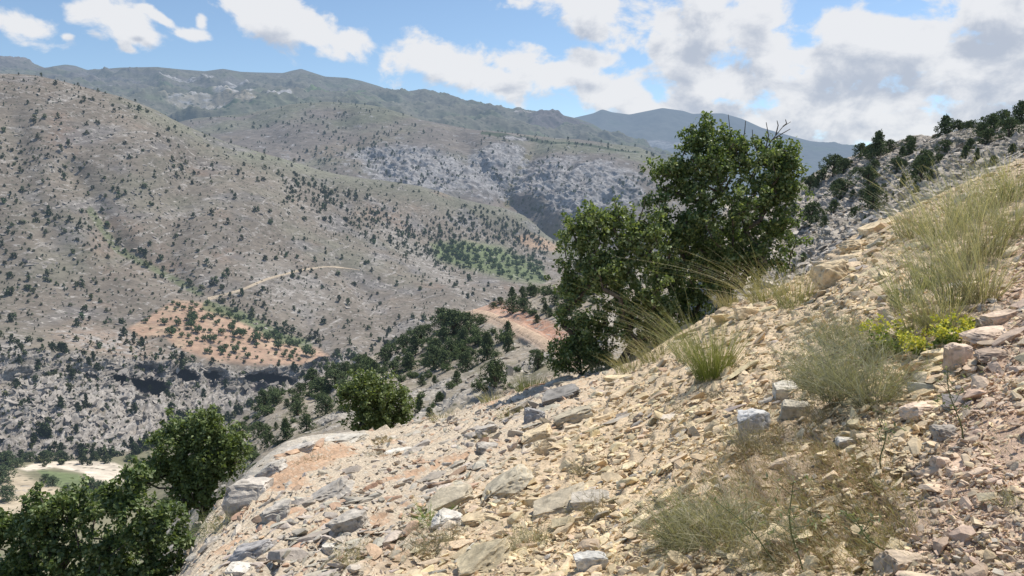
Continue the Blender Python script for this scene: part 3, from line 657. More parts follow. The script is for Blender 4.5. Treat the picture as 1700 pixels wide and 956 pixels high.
boulder(750, 826, 84, 34, (.52, .45, .33), "leaning yellow slab above the green sprig", cat="slab", seed=16, tilt=(0, -20), rotz=10, name="rock_slab", cuts=20, lift=.3)
boulder(745, 860, 60, 26, WH, "white-topped rock beneath the leaning yellow slab", seed=17, tilt=(0, 2), cuts=20, lift=.3)
boulder(836, 805, 108, 30, (.56, .49, .36), "long yellow diagonal slab at the centre of the slope", cat="slab", seed=18, tilt=(6, -34), name="rock_slab", cuts=18, lift=.35)
boulder(785, 862, 50, 24, YE, "blocky yellow rock at the lower end of the diagonal slab", seed=19, tilt=(0, -10), cuts=20, lift=.3)
boulder(892, 720, 60, 26, YE, "yellow block at the head of the central slab pile", seed=23, tilt=(0, -25), cuts=22, lift=.3)
boulder(902, 742, 32, 30, YE, "squarish yellow stone leaning in the central slab pile", seed=24, tilt=(0, -50), cuts=22, lift=.3)
boulder(952, 688, 70, 24, (.55, .48, .35), "flat yellow slab on the upper part of the slab pile", cat="slab", seed=25, tilt=(0, -22), name="rock_slab", lift=.25)
boulder(925, 835, 110, 22, (.55, .47, .34), "long low buff slab below the central pile", cat="slab", seed=26, tilt=(4, -24), name="rock_slab", lift=.25)
boulder(980, 828, 70, 26, (.50, .45, .37), "greyish end block of the long buff slab", seed=27, tilt=(0, -12), lift=.25)
boulder(800, 925, 120, 34, (.56, .47, .31), "wide yellow slab at the bottom edge of the photo", cat="slab", seed=28, tilt=(6, -32), name="rock_slab", lift=.15)
boulder(1378, 458, 66, 50, YE, "large squarish yellow block on the rim beside the dry grass", seed=29, cuts=22, tilt=(0, -12), lift=.35)
boulder(1415, 408, 48, 22, YE, "yellow rim stone above the large squarish block", seed=30, lift=.3)
boulder(1452, 378, 60, 20, YE, "flat yellow rim stone nearest the tall grass", seed=31, lift=.2, tilt=(0, -20))
boulder(1240, 520, 46, 24, YE, "yellow stone on the rim beneath the big leafy tree", seed=32, lift=.3)
boulder(1298, 648, 46, 34, WH, "pale stone half hidden left of the grey-green bushes", seed=33, lift=.25)
boulder(1318, 680, 54, 36, (.55, .50, .40), "angular white-topped stone below the grey-green bushes", seed=34, cuts=22, lift=.3)
boulder(1252, 700, 60, 50, (.56, .55, .53), "whitish rock with a wiry bush growing in front", seed=35, cuts=18, lift=.25)
boulder(1400, 732, 38, 24, WH, "small white stone among the brown dead stems", seed=36, lift=.25)
boulder(1535, 672, 76, 32, PK, "pale flush slab between the bushes and the path", cat="slab", seed=37, name="rock_slab", lift=.05)
boulder(1592, 592, 52, 42, PK, "upright pinkish ledge stone beside the yellow flowers", cat="ledge", seed=38, cuts=22, name="rock_ledge", lift=.35)
boulder(1640, 562, 84, 18, PK, "thin pinkish slab forming the top of the path ledge", cat="slab", seed=39, tilt=(0, -10), name="rock_slab", lift=.75)
boulder(1648, 590, 60, 22, (.45, .35, .27), "shadowed block under the thin ledge slab", seed=40, lift=.3)  # pink stone colour darkened to paint in the shade under the slab
boulder(1662, 524, 56, 26, PK, "pale block on the path above the ledge", seed=41, lift=.2, tilt=(0, -12))
boulder(1640, 535, 40, 18, (.60, .48, .36), "small flat stone left of the pale path block", seed=42, lift=.2)
boulder(1568, 716, 46, 34, (.42, .37, .31), "jagged grey-brown rock at the edge of the path", seed=43, cuts=24, rough=.25, lift=.3)
boulder(1562, 768, 48, 26, PK, "wedge-shaped stone on the path, upper of a pair", seed=44, tilt=(0, 14), cuts=20, lift=.3)
boulder(1588, 782, 36, 18, PK, "flat small stone on the path, lower of a pair", seed=45, lift=.25)
boulder(1500, 925, 90, 46, (.56, .45, .33), "broad half-buried tan rock at the bottom right", seed=46, lift=.05)
boulder(980, 928, 62, 40, (.56, .54, .49), "whitish rock at the bottom of the yellow scree", seed=47, lift=.2)
boulder(1075, 908, 40, 22, YE, "yellow stone near the bottom, left of the green bush", seed=48, lift=.2)

boulder(448, 778, 60, 26, (.56, .52, .45), "lower pale block of the broken rim beside the red gravel shelf", "rock outcrop", tilt=(0, -36), seed=61, name="rock_outcrop", lift=.1, depth=.6)
boulder(500, 742, 70, 20, (.58, .53, .46), "middle pale block of the broken rim beside the red gravel shelf", "rock outcrop", tilt=(0, -18), seed=62, name="rock_outcrop", lift=.1, depth=.6)
boulder(570, 726, 80, 14, (.58, .54, .46), "upper pale block of the broken rim at the head of the red gravel shelf", "rock outcrop", tilt=(0, -3), seed=63, name="rock_outcrop", lift=.1, depth=.6)
boulder(345, 905, 40, 26, GR, "small grey rock on the rim right beside the leafy tree trunk", seed=64, lift=.2)
# rocks on the other slopes (uncountable crags)
def scatter_rocks(name, s, n, W, lo, hi, tpls, rgb, label, seed, tilt=.35, sink=0, dirx=None):
    r = np.random.RandomState(seed); i = pick(s, n, W, r, 1.02); P = s.P.reshape(-1, 3)[i]; nn = s.N.reshape(-1, 3)[i]
    sz = lo*(hi/lo)**(r.rand(n)**2); up = nn+np.array([0, 0, .8]); rot = r.uniform(0, 6.28, n) if dirx is None else dirx+r.normal(size=n)*.35
    R = frames(up, rot, tilt, r); S = sz[:, None]*np.stack([np.ones(n)*1.3, np.ones(n), np.ones(n)*1.1], -1)
    C = np.array(rgb)*r.uniform(.6, 1.3, n)[:, None]
    V, Fc, Cc = merge(tpls, P+nn*(sz*sink)[:, None], R, S, C, r)
    o = obj(name, mesh_from(name, V, Fc, Cc, M_rock_far)); tag(o, label, "rocks", kind="stuff")
X, Y_ = s4.PX, s4.PY
W = cellarea(s4)*(1-caves)*(.07+np.clip(np.maximum(cliff*.5, lowrock*.3)+.5*sstep(.1, .5, upper)*(Y_ < 560)*.5, 0, 1))*(1-orch)*(1-floor)
scatter_rocks("hillside_crags", s4, 6500, W, .7, 3.6, TPL_S, (.30, .27, .235), "pale limestone crags scattered over the left hillside", 31)
W = cellarea(s5)*(.15+sstep(.0, .4, fbm(s5.P[..., 0]/22, s5.P[..., 1]/22, s5.P[..., 2]/22, 4)))*(1-flat5)
scatter_rocks("spur_rocks", s5, 7000, W, .15, .9, TPL_S, (.40, .365, .31), "pale rocks scattered over the juniper spur", 32)
W = cellarea(s6)
scatter_rocks("karst_rocks", s6, 15000, W, .09, .5, TPL_S, (.50, .445, .375), "grey limestone slabs covering the right-hand hill", 33, .3, .1)

# ---------------------------------------------------------------- foliage
def leaves(C, n_per, spread, size, r, cols, long=1.6, up=.3):
    """C centres (m,3); returns V,F,col - pointed folded leaves (two triangles pairs)"""
    m = len(C)*n_per
    c = np.repeat(C, n_per, 0)+r.normal(size=(m, 3))*spread
    d = r.normal(size=(m, 3)); d[:, 2] += up; d /= np.linalg.norm(d, axis=1)[:, None]
    n = r.normal(size=(m, 3))+np.array([0, 0, .9]); n -= (n*d).sum(1)[:, None]*d; n /= np.linalg.norm(n, axis=1)[:, None]
    b = np.cross(n, d); s = (size*r.uniform(.6, 1.3, m))[:, None]
    V = np.stack([c-d*s*long*.5, c+b*s*.5+n*s*.12, c+d*s*long*.5, c-b*s*.5+n*s*.12], 1).reshape(-1, 3)
    k = np.arange(m)[:, None]*4; Fq = np.concatenate([k+np.array([0, 1, 2]), k+np.array([0, 2, 3])])
    cc = np.array(cols)[r.randint(len(cols), size=m)]*r.uniform(.7, 1.35, m)[:, None]
    return V, Fq, np.repeat(cc, 4, 0)
def tubes(segs, sides=5):
    """segs list of (p0,p1,r0,r1)"""
    if not len(segs): return np.zeros((0, 3)), np.zeros((0, 4), int)
    a = np.array([s[0] for s in segs]); b = np.array([s[1] for s in segs]); r0 = np.array([s[2] for s in segs]); r1 = np.array([s[3] for s in segs])
    d = b-a; d /= np.linalg.norm(d, axis=1)[:, None]+1e-9
    u = np.cross(d, np.array([.3, .9, .1])); u /= np.linalg.norm(u, axis=1)[:, None]; v = np.cross(d, u)
    t = np.arange(sides)/sides*2*np.pi; ct = np.cos(t)[None, :, None]; st = np.sin(t)[None, :, None]
    ring = u[:, None]*ct+v[:, None]*st
    V = np.concatenate([a[:, None]+ring*r0[:, None, None], b[:, None]+ring*r1[:, None, None]], 1)
    k = np.arange(sides); q = np.stack([k, (k+1) % sides, (k+1) % sides+sides, k+sides], -1)
    Fq = (q[None]+(np.arange(len(a))*2*sides)[:, None, None]).reshape(-1, 4)
    return V.reshape(-1, 3), Fq
def skeleton(base_, C, r, trunk_r, bias=.55):
    """connect cluster centres back to the base by short hops; pipe-model radii"""
    nodes = [np.array(base_, float)]; par = [-1]
    order = np.argsort(np.linalg.norm(C-base_, axis=1))
    for i in order:
        c = C[i]; A = np.array(nodes); d = np.linalg.norm(A-c, axis=1); db = np.linalg.norm(A-base_, axis=1)
        k = int(np.argmin(d+bias*db*.5+(A[:, 2] > c[2]+.1)*.4)); p = nodes[k]; L = d[k]; nn_ = max(1, int(L/.28)); last = k
        for q in range(1, nn_+1):
            t = q/nn_; pt = p*(1-t)+c*t+(r.normal(size=3)*.035 if q < nn_ else 0); pt[2] -= .10*L*math.sin(math.pi*t)*.5
            nodes.append(pt); par.append(last); last = len(nodes)-1
    n = len(nodes); w = np.zeros(n); ch = np.zeros(n, bool)
    for p in par:
        if p >= 0: ch[p] = True
    w[~ch] = 1
    for i in range(n-1, 0, -1): w[par[i]] += w[i]
    rad = trunk_r*(w/w.max())**.5
    segs = [(nodes[par[i]], nodes[i], max(rad[i]*1.05, .006), max(rad[i], .006)) for i in range(1, n)]
    return segs, np.array(nodes)
def broad_tree(name, label, cat, Yv, lobes, basepx, ncl, nleaf, size, cols, trunk_r, seed, spread=.13, dead=None, depthr=.9, thin=1.0):
    r = np.random.RandomState(seed); B = unproj(basepx[0], basepx[1], Yv)
    C = []; A = np.array([l[2]*l[3] for l in lobes], float); A /= A.sum()
    while len(C) < ncl:
        l = lobes[r.choice(len(lobes), p=A)]; v = r.normal(size=3); v /= np.linalg.norm(v); v *= r.rand()**.42
        px, py = l[0]+v[0]*l[2]*.92, l[1]-v[2]*l[3]*.92
        p = unproj(px, py, Yv)+np.array([0, v[1]*.5*(l[2]+l[3])*Yv/F*depthr, 0]); C.append(p)
    C = np.array(C)-B
    segs, nodes = skeleton(np.zeros(3), C, r, trunk_r)
    root = empty(name, B); tag(root, label, cat)
    V, Fq = tubes(segs); obj("trunk", mesh_from("trunk", V, Fq, None, M_bark, True), root)
    cn = np.repeat(C, 1, 0); top = (cn[:, 2]-cn[:, 2].min())/(np.ptp(cn[:, 2])+1e-6)
    keep = r.rand(len(cn)) < thin
    # leaf sprays: short sub-clusters around each twig end
    sub = np.repeat(cn[keep], 5, 0)+r.normal(size=(keep.sum()*5, 3))*spread*1.25
    V, Fq, Cc = leaves(sub, nleaf//5, spread*.5, size, r, cols)
    obj("crown", mesh_from("crown", V, Fq, Cc, M_leaf), root)
    if dead:
        sg = []
        for (pts) in dead:
            Q = [unproj(a, b, Yv)-B for a, b in pts]
            for q in range(len(Q)-1):
                sg.append((Q[q], Q[q+1], .018*(1-.8*q/len(Q)), .018*(1-.8*(q+1)/len(Q))))
        V, Fq = tubes(sg); obj("dead_branch", mesh_from("dead_branch", V, Fq, None, M_bark, True), root)
    return root
OAK = [(.115, .165, .057), (.15, .205, .075), (.19, .245, .10), (.08, .12, .045), (.29, .34, .18)]
LITE = [(.17, .21, .085), (.20, .245, .10), (.14, .18, .07), (.24, .28, .13), (.11, .145, .06)]
dead1 = [[(1245, 300), (1262, 262), (1282, 232), (1300, 210), (1313, 202)], [(1270, 252), (1276, 225), (1272, 203)], [(1282, 232), (1298, 222), (1312, 214)], [(1288, 224), (1292, 208), (1290, 200)],
         [(1230, 290), (1222, 250), (1212, 215), (1209, 190)], [(1222, 250), (1236, 222), (1238, 200)], [(1300, 210), (1306, 205), (1304, 198)], [(1262, 262), (1250, 235), (1249, 215)]]
broad_tree("oak_tree", "large dark green leafy tree with bare twigs at its top, right of centre", "tree", 18.5,
           [(1170, 290, 62, 60), (1185, 240, 45, 38), (1235, 260, 40, 36), (1278, 282, 50, 48), (1312, 275, 26, 32), (1322, 320, 18, 30), (1138, 262, 26, 26), (1118, 310, 38, 42), (1100, 285, 14, 14), (1290, 345, 42, 60), (1205, 370, 95, 80), (1130, 390, 50, 60), (1245, 430, 78, 50), (1175, 450, 85, 50), (1140, 500, 40, 40), (1150, 222, 18, 18), (1182, 206, 12, 14), (1095, 330, 16, 20), (1210, 250, 30, 30), (1300, 400, 30, 50), (1105, 470, 35, 50), (1115, 530, 40, 40), (1170, 510, 50, 40)],
           (1195, 560), 300, 150, .060, OAK, .15, 41, .115, dead1)
broad_tree("oak_tree", "smaller leafy tree with open crown left of the largest tree", "tree", 17,
           [(990, 372, 48, 30), (955, 390, 30, 30), (1045, 365, 35, 22), (1040, 410, 50, 50), (985, 440, 60, 55), (945, 480, 28, 45), (1040, 490, 60, 55), (1000, 540, 55, 45), (1085, 440, 25, 60), (930, 520, 14, 45), (1060, 540, 40, 40), (965, 365, 16, 16), (1080, 380, 20, 30), (1090, 520, 30, 40), (1080, 570, 40, 30)],
           (1028, 605), 210, 110, .058, OAK[1:]+LITE[:2], .11, 42, .105, [[(1030, 380), (1026, 350), (1020, 332)], [(1060, 370), (1068, 345), (1071, 330)]])
broad_tree("leafy_bush", "rounded dark bush at the foot of the smaller leafy tree", "bush", 16.8,
           [(962, 588, 36, 28), (945, 570, 24, 26), (990, 590, 28, 24), (965, 548, 28, 24), (930, 595, 14, 20)], (965, 622), 75, 85, .045, OAK+LITE[:1], .04, 43, .11)
broad_tree("leafy_bush", "light green round bush behind the red gravel shelf", "bush", 23,
           [(603, 660, 34, 32), (640, 648, 40, 26), (664, 672, 28, 30), (612, 690, 44, 24), (578, 655, 16, 16), (600, 635, 16, 12), (650, 690, 30, 22)], (628, 735), 95, 120, .066, LITE, .06, 44, .13)
broad_tree("leafy_tree", "light green leafy tree standing left of the pale rounded boulder", "tree", 16,
           [(335, 712, 42, 28), (298, 735, 42, 34), (352, 755, 42, 45), (270, 768, 34, 28), (325, 795, 52, 42), (376, 745, 18, 28), (243, 785, 20, 16), (350, 838, 34, 24), (345, 690, 14, 12), (380, 770, 16, 16), (285, 705, 14, 12), (258, 742, 14, 12), (395, 735, 10, 12)], (322, 905), 170, 115, .055, LITE[:3]+OAK[2:3], .09, 45, .10)
broad_tree("oak_tree", "dark green leafy tree filling the bottom left corner", "tree", 10.5,
           [(85, 862, 40, 30), (35, 900, 48, 30), (100, 920, 46, 34), (30, 955, 55, 30), (150, 858, 34, 24), (205, 838, 38, 30), (262, 850, 34, 26), (232, 885, 40, 26), (175, 905, 42, 24), (180, 950, 60, 34), (285, 892, 24, 24), (8, 868, 20, 28), (222, 792, 18, 16), (66, 826, 20, 12), (120, 832, 16, 12), (275, 935, 42, 34), (240, 975, 60, 36), (80, 990, 90, 40), (180, 815, 14, 12), (300, 870, 14, 12), (45, 862, 20, 16)],
           (215, 1090), 230, 140, .050, OAK+LITE[2:3], .08, 46, .08, [[(110, 930), (90, 890), (62, 862)], [(135, 925), (125, 880), (140, 860)], [(90, 890), (70, 893), (50, 880)]])

# junipers
def juniper_mesh(seed, h, w, nclump, nper, fs, cone, sp=.9):
    r = np.random.RandomState(seed); C = []
    while len(C) < nclump:
        t = r.rand()**.8; prof = (1-t)**cone*min(1, t*4+.7); a = r.uniform(0, 6.28); rr = r.rand()**.4
        lob = 1+.35*math.sin(a*3+seed+t*5)
        C.append((math.cos(a)*rr*prof*w*.5*lob, math.sin(a)*rr*prof*w*.5*lob, h*(.02+.98*t)))
    C = np.array(C)
    V, Fq, Cc = leaves(C, nper, fs*sp, fs, r, [(.085, .115, .05), (.11, .145, .062), (.06, .085, .042), (.16, .19, .095), (.095, .13, .065)], 1.5, .9)
    return V, Fq, Cc, C
def trunk_geo(h, w, C, r):
    segs = [((0, 0, -.4), (0, 0, h*.35), w*.05, w*.035), ((0, 0, h*.35), (0, 0, h*.8), w*.035, w*.01)]
    for c in C[::max(1, len(C)//14)]: segs.append(((0, 0, c[2]*.5), tuple(c), w*.018, w*.006))
    return tubes([(np.array(a), np.array(b), c, d) for a, b, c, d in segs])
NEARJ = []
for q in range(9):
    cone = [.5, .6, .4, .7, .5, .35, .45, .55, .38][q]; w = [.9, .75, 1.05, .65, .85, 1.15, .85, .95, 1.2][q]
    V, Fq, Cc, C = juniper_mesh(100+q, 1.0, w, 170, 16, .042, cone)
    cm = mesh_from("crown", V, Fq, Cc, M_needle); tv, tf = trunk_geo(1, w, C, None); tm = mesh_from("trunk", tv, tf, None, M_bark, True)
    NEARJ.append((cm, tm, w))
def near_juniper(p, h, kind, rot, label, group=None, cat="juniper", wid=1.0):
    cm, tm, w = NEARJ[kind]; root = empty("juniper_tree" if cat == "juniper" else "floor_bush", p-np.array([0, 0, h*.05])); root.rotation_euler = (0, 0, rot); root.scale = (h*wid, h*wid, h)
    tag(root, label, cat, group); obj("crown", cm, root); obj("trunk", tm, root); return root
r = np.random.RandomState(77)
# explicit ones on the spur: px, base y, height px
spurJ = [(752, 560, 52, 5, 1.3), (735, 545, 40, 2, 1.2), (776, 550, 36, 5, 1.2), (722, 590, 34, 2, 1.2), (825, 645, 55, 5, 1.0), (770, 618, 42, 2, 1), (895, 612, 38, 2, .9), (843, 586, 34, 4, 1.0), (806, 598, 55, 3, 1.0), (718, 612, 46, 2, 1.2), (735, 610, 32, 0, 1.2),
         (690, 590, 40, 1, 1.2), (655, 620, 26, 5, 1.4), (640, 600, 28, 2, 1.3), (672, 585, 34, 5, 1.3), (475, 730, 44, 3, 1), (430, 725, 30, 5, 1.3), (540, 690, 42, 2, 1), (510, 715, 34, 2, 1), (560, 640, 30, 5, 1.5), (535, 655, 34, 2, 1.4), (600, 612, 26, 5, 1.5), (575, 625, 30, 2, 1.3),
         (735, 672, 26, 4, 1.2), (720, 640, 20, 1, 1), (700, 640, 22, 4, 1), (495, 690, 28, 5, 1.3), (460, 670, 24, 2, 1.4), (415, 760, 26, 2, 1.4), (430, 790, 26, 5, 1.3), (398, 720, 24, 5, 1.4), (850, 495, 22, 1, 1.1), (868, 498, 26, 4, 1), (885, 492, 22, 2, 1.1), (905, 520, 20, 4, 1), (890, 535, 16, 4, 1.2), (830, 505, 14, 2, 1.3), (820, 512, 12, 5, 1.3), (923, 505, 24, 2, 1), (700, 570, 34, 5, 1.3), (748, 590, 30, 5, 1.2), (770, 575, 36, 1, 1.1), (620, 640, 22, 2, 1.2), (590, 660, 24, 5, 1.2)]
spots = []
for (px, py, hp, kd, wd) in spurJ:
    i, j = locate(s5, px, py); p = s5.P[i, j]; spots.append((px, py))
    near_juniper(p, hp*p[1]/F*.92, kd, r.uniform(0, 6.28), "dark green juniper on the stony spur below the dirt road", "junipers on the stony spur", wid=wd)
dens = np.clip(1.0-np.abs(s5.PY-np.interp(s5.PX, [p[0] for p in sk5], [p[1] for p in sk5])-25)/70, .12, 1)*(flat5 < .05)*cellarea(s5)
cand = pick(s5, 1500, dens, r, 1.02); cnt = 0
for c in cand:
    p = s5.P.reshape(-1, 3)[c]; qx, qy = proj(p)
    if not visible(p, 1.03): continue
    if segdist(np.array(qx), np.array(qy), road2) < 16: continue
    hp = r.uniform(13, 36)*(1 if r.rand() < .7 else .5)
    if min(math.hypot(qx-a, qy-b) for a, b in spots) < 7+hp*.2: continue
    spots.append((qx, qy)); cnt += 1
    near_juniper(p, hp*p[1]/F, r.randint(9), r.uniform(0, 6.28), "dark green juniper on the stony spur below the dirt road", "junipers on the stony spur", wid=r.uniform(.8, 1.25))
    if cnt >= 85: break
SCR = []
for q in range(5):
    rq = np.random.RandomState(700+q); C = rq.normal(size=(60, 3)); C /= np.linalg.norm(C, axis=1)[:, None]; C *= (rq.rand(60)**.4)[:, None]*np.array([.55, .55, .42]); C *= (1+.3*np.sin(C[:, :1]*9+q)); C[:, 2] += .40
    V, Fq, Cc = leaves(C, 34, .06, .055, rq, [(.085, .12, .045), (.11, .15, .06), (.06, .09, .04), (.15, .19, .085)], 1.3, .3)
    tv, tf = tubes([(np.array([0, 0, -.15]), np.array([0, 0, .3]), .04, .03)]+[(np.array([0, 0, .1]), C[m], .02, .006) for m in range(0, 60, 6)])
    SCR.append((mesh_from("crown", V, Fq, Cc, M_needle), mesh_from("trunk", tv, tf, None, M_bark, True)))
Wb = cellarea(s5)*(flat5 < .05)*(np.exp(-((s5.PY-np.interp(s5.PX, [p[0] for p in sk5], [p[1] for p in sk5])-18)/40)**2)*.55*(s5.PX < 800)+.16)*(.3+sstep(-.1, .3, fbm(s5.P[..., 0]/16, s5.P[..., 1]/16, s5.P[..., 2]/16, 3)))
cand = pick(s5, 1800, Wb, r, 1.01); cnt = 0; sp7 = []
for c in cand:
    p = s5.P.reshape(-1, 3)[c]; qx, qy = proj(p)
    if not visible(p, 1.03) or segdist(np.array(qx), np.array(qy), road2) < 14: continue
    if sp7 and min(math.hypot(qx-a, qy-b) for a, b in sp7) < 11: continue
    sp7.append((qx, qy)); cnt += 1; h = r.uniform(9, 24)*p[1]/F; q = r.randint(5)
    root = empty("scrub_bush", p); root.scale = (h*1.25, h*1.25, h); root.rotation_euler = (0, 0, r.uniform(0, 6.28)); tag(root, "low rounded green scrub bush on the stony spur", "bush", "scrub bushes on the stony spur")
    obj("crown", SCR[q][0], root); obj("trunk", SCR[q][1], root)
    if cnt >= 140: break
# right hill
rh = [(1385, 292, 30, 5, 1.5), (1402, 288, 22, 2, 1.2), (1460, 262, 38, 1, 1.0), (1448, 266, 22, 5, 1.3), (1510, 250, 22, 2, 1.1), (1512, 262, 26, 4, 1), (1568, 232, 34, 0, 1), (1585, 230, 26, 5, 1.3), (1608, 228, 24, 5, 1.3), (1645, 222, 28, 2, 1.3), (1662, 222, 34, 2, 1.1), (1675, 232, 30, 5, 1.1), (1693, 218, 42, 0, 1.1), (1535, 285, 32, 2, 1.0), (1530, 310, 44, 5, .9), (1440, 310, 30, 5, 1.2), (1395, 330, 30, 2, 1.2), (1345, 318, 22, 5, 1.4), (1350, 380, 40, 2, 1.0), (1455, 350, 40, 2, .9), (1490, 285, 20, 5, 1.3), (1420, 300, 20, 2, 1.2), (1570, 252, 18, 5, 1.3), (1640, 238, 22, 5, 1.2)]
sp6 = []
for (px, py, hp, kd, wd) in rh:
    i, j = locate(s6, px, py); p = s6.P[i, j]; sp6.append((px, py))
    near_juniper(p, hp*p[1]/F*1.15, kd, r.uniform(0, 6.28), "dark juniper on the grey rocky hill at the right", "junipers on the grey rocky hill", wid=wd)
cand = pick(s6, 600, cellarea(s6), r, 1.05); cnt = 0
for c in cand:
    p = s6.P.reshape(-1, 3)[c]; qx, qy = proj(p)
    if not visible(p, 1.03): continue
    hp = r.uniform(8, 24)
    if min(math.hypot(qx-a, qy-b) for a, b in sp6) < 12: continue
    sp6.append((qx, qy)); cnt += 1
    near_juniper(p, hp*p[1]/F, r.randint(9), r.uniform(0, 6.28), "dark juniper on the grey rocky hill at the right", "junipers on the grey rocky hill", wid=r.uniform(.7, 1.3))
    if cnt >= 58: break

# far junipers and orchard trees
FARJ = []
for q in range(8):
    cone = [.5, .7, .4, .9, .6, .45, .8, .55][q]; w = [.9, .7, 1.1, .55, .8, 1.0, .65, .95][q]
    V, Fq, Cc, C = juniper_mesh(200+q, 1.0, w*.9, 46, 7, .12, cone, .6); FARJ.append((V, Fq, Cc*.5))
FARM = [mesh_from("juniper_tree", V, Fq, Cc, M_needle) for V, Fq, Cc in FARJ]
TINY = []
for q in range(6):
    V, Fq, Cc, C = juniper_mesh(300+q, .95, .75, 16, 5, .2, .5, .5); TINY.append((V, Fq, Cc*.5))
items = []   # (P, h)
def hill_pts(s, n, W, lo, hi, seed, smin=1.0):
    r = np.random.RandomState(seed); i = pick(s, int(n*1.3), W*cellarea(s), r, smin)
    out = []
    for c in i:
        p = s.P.reshape(-1, 3)[c]
        if visible(p, 1.05): out.append((p, lo*(hi/lo)**(r.rand()**1.9)))
        if len(out) >= n: break
    return out
X, Y_ = s4.PX, s4.PY; x, y, z = s4.P[..., 0], s4.P[..., 1], s4.P[..., 2]
n4 = fbm(x/80, y/80, z/50, 4)
D = .45+1.5*sstep(-.1, .5, n4)+1.5*sstep(.25, .5, fbm(x/25, y/25, z/25, 3))
rdg = np.abs(Y_-np.interp(X, [p[0] for p in sk4], [p[1] for p in sk4])-12)
D = D+.7*sstep(30, 5, rdg)*sstep(200, 350, X)
for poly, w_, a in [([(150, 350), (195, 415), (260, 450), (330, 485)], 12, 2), ([(380, 510), (450, 545), (520, 570)], 12, 5), ([(490, 320), (560, 335), (640, 370), (700, 400), (740, 420)], 20, 3.5), ([(560, 380), (640, 395), (700, 410)], 25, 2.0), ([(200, 565), (260, 550)], 6, 3)]:
    D = D+a*np.exp(-(segdist(X, Y_, poly)/w_)**2)
D = D*(1-orch)*(1-floor)*(1-.6*(1-sstep(3, 8, segdist(X, Y_, road_px))))*(1+.3*lowrock)
items += hill_pts(s4, 2300, D, 1.3, 6.2, 61)
gw = soft(X, Y_, [(770, 345), (830, 350), (880, 385), (910, 400), (905, 450), (850, 420), (800, 400), (720, 400), (700, 370)], 8)
items += hill_pts(s4, 2700, (.6+.8*sstep(-.1, .4, n4)+.7*sstep(.1, .4, fbm(x/18, y/18, z/18, 3)))*(1-orch)*(1-floor)+0*D, .8, 2.4, 65)
woods = np.exp(-(segdist(X, Y_, [(500, 325), (580, 345), (660, 385), (730, 425), (790, 450)])/26)**2)*sstep(-.2, .3, fbm(x/30, y/30, z/30, 3))
items += hill_pts(s4, 380, woods+1e-4, 2, 6.5, 66)
items += hill_pts(s4, 300, gw+.001, 3, 6.5, 62)
riv = np.exp(-(segdist(X, Y_, [(-60, 768), (60, 760), (200, 760), (240, 745), (300, 715), (400, 680), (470, 655), (540, 618), (600, 600), (680, 560)])/9)**2)
items += hill_pts(s4, 200, riv+1e-6, 2.5, 6, 63)
X3, Y3 = s3.PX, s3.PY; n3 = fbm(s3.P[..., 0]/160, s3.P[..., 1]/160, s3.P[..., 2]/100, 4)
D3 = .35+1.2*sstep(-.1, .4, n3)+1.2*np.exp(-ell(X3, Y3, 580, 235, 90, 40, 20)**2)+2.5*np.exp(-(segdist(X3, Y3, [(830, 226), (900, 236), (960, 238), (1060, 251), (1090, 262)])/3)**2)+1.5*np.exp(-ell(X3, Y3, 860, 360, 50, 40)**2)
items += hill_pts(s3, 1800, D3, 2.6, 8.0, 64)
app = np.array([h/p[1] for p, h in items]); order = np.argsort(-app)
ind = set(order[:82].tolist())
r = np.random.RandomState(5)
for k in ind:
    p, h = items[k]; o = obj("juniper_tree", FARM[r.randint(8)], None, tuple(p-np.array([0, 0, h*.08]))); w_ = h*r.uniform(.85, 1.3); o.scale = (w_, w_, h*1.1); o.rotation_euler = (0, 0, r.uniform(0, 6.28))
    tag(o, "small dark juniper dotted on the far side of the valley", "juniper", "junipers dotted on the far valley side")
rest = [items[k] for k in range(len(items)) if k not in ind]
P = np.array([p for p, h in rest]); Hh = np.array([h for p, h in rest]); n = len(rest)
rot = r.uniform(0, 6.28, n); c_, s_ = np.cos(rot), np.sin(rot); R = np.zeros((n, 3, 3)); R[:, 0, 0] = c_; R[:, 0, 1] = -s_; R[:, 1, 0] = s_; R[:, 1, 1] = c_; R[:, 2, 2] = 1
S = np.stack([Hh*1.1, Hh*1.1, Hh*1.05], -1); which = r.randint(6, size=n)
def merge_c(tpls, P, R, S, which, tint=None):
    Vs = []; Fs = []; Cs = []; off = 0
    for k, (V, Fc, Cc) in enumerate(tpls):
        m = np.where(which == k)[0]
        if not len(m): continue
        vv = np.einsum('nij,nkj->nki', R[m], V[None]*S[m][:, None, :])+P[m][:, None, :]
        Fs.append((Fc[None]+(np.arange(len(m))*len(V))[:, None, None]+off).reshape(-1, 3)); Vs.append(vv.reshape(-1, 3))
        cc = np.tile(Cc, (len(m), 1, 1)); 
        if tint is not None: cc = cc*tint[m][:, None, :]
        Cs.append(cc.reshape(-1, 3)); off += len(m)*len(V)
    return np.concatenate(Vs), np.concatenate(Fs), np.concatenate(Cs)
tint = r.uniform(.8, 1.9, n)[:, None]*np.stack([r.uniform(.9, 1.25, n), np.ones(n), r.uniform(.8, 1.1, n)], -1)
V, Fc, Cc = merge_c(TINY, P, R, S, which, tint)
o = obj("far_junipers", mesh_from("far_junipers", V, Fc, Cc, M_needle)); tag(o, "countless tiny dark junipers speckling the hills across the valley", "junipers", kind="stuff")

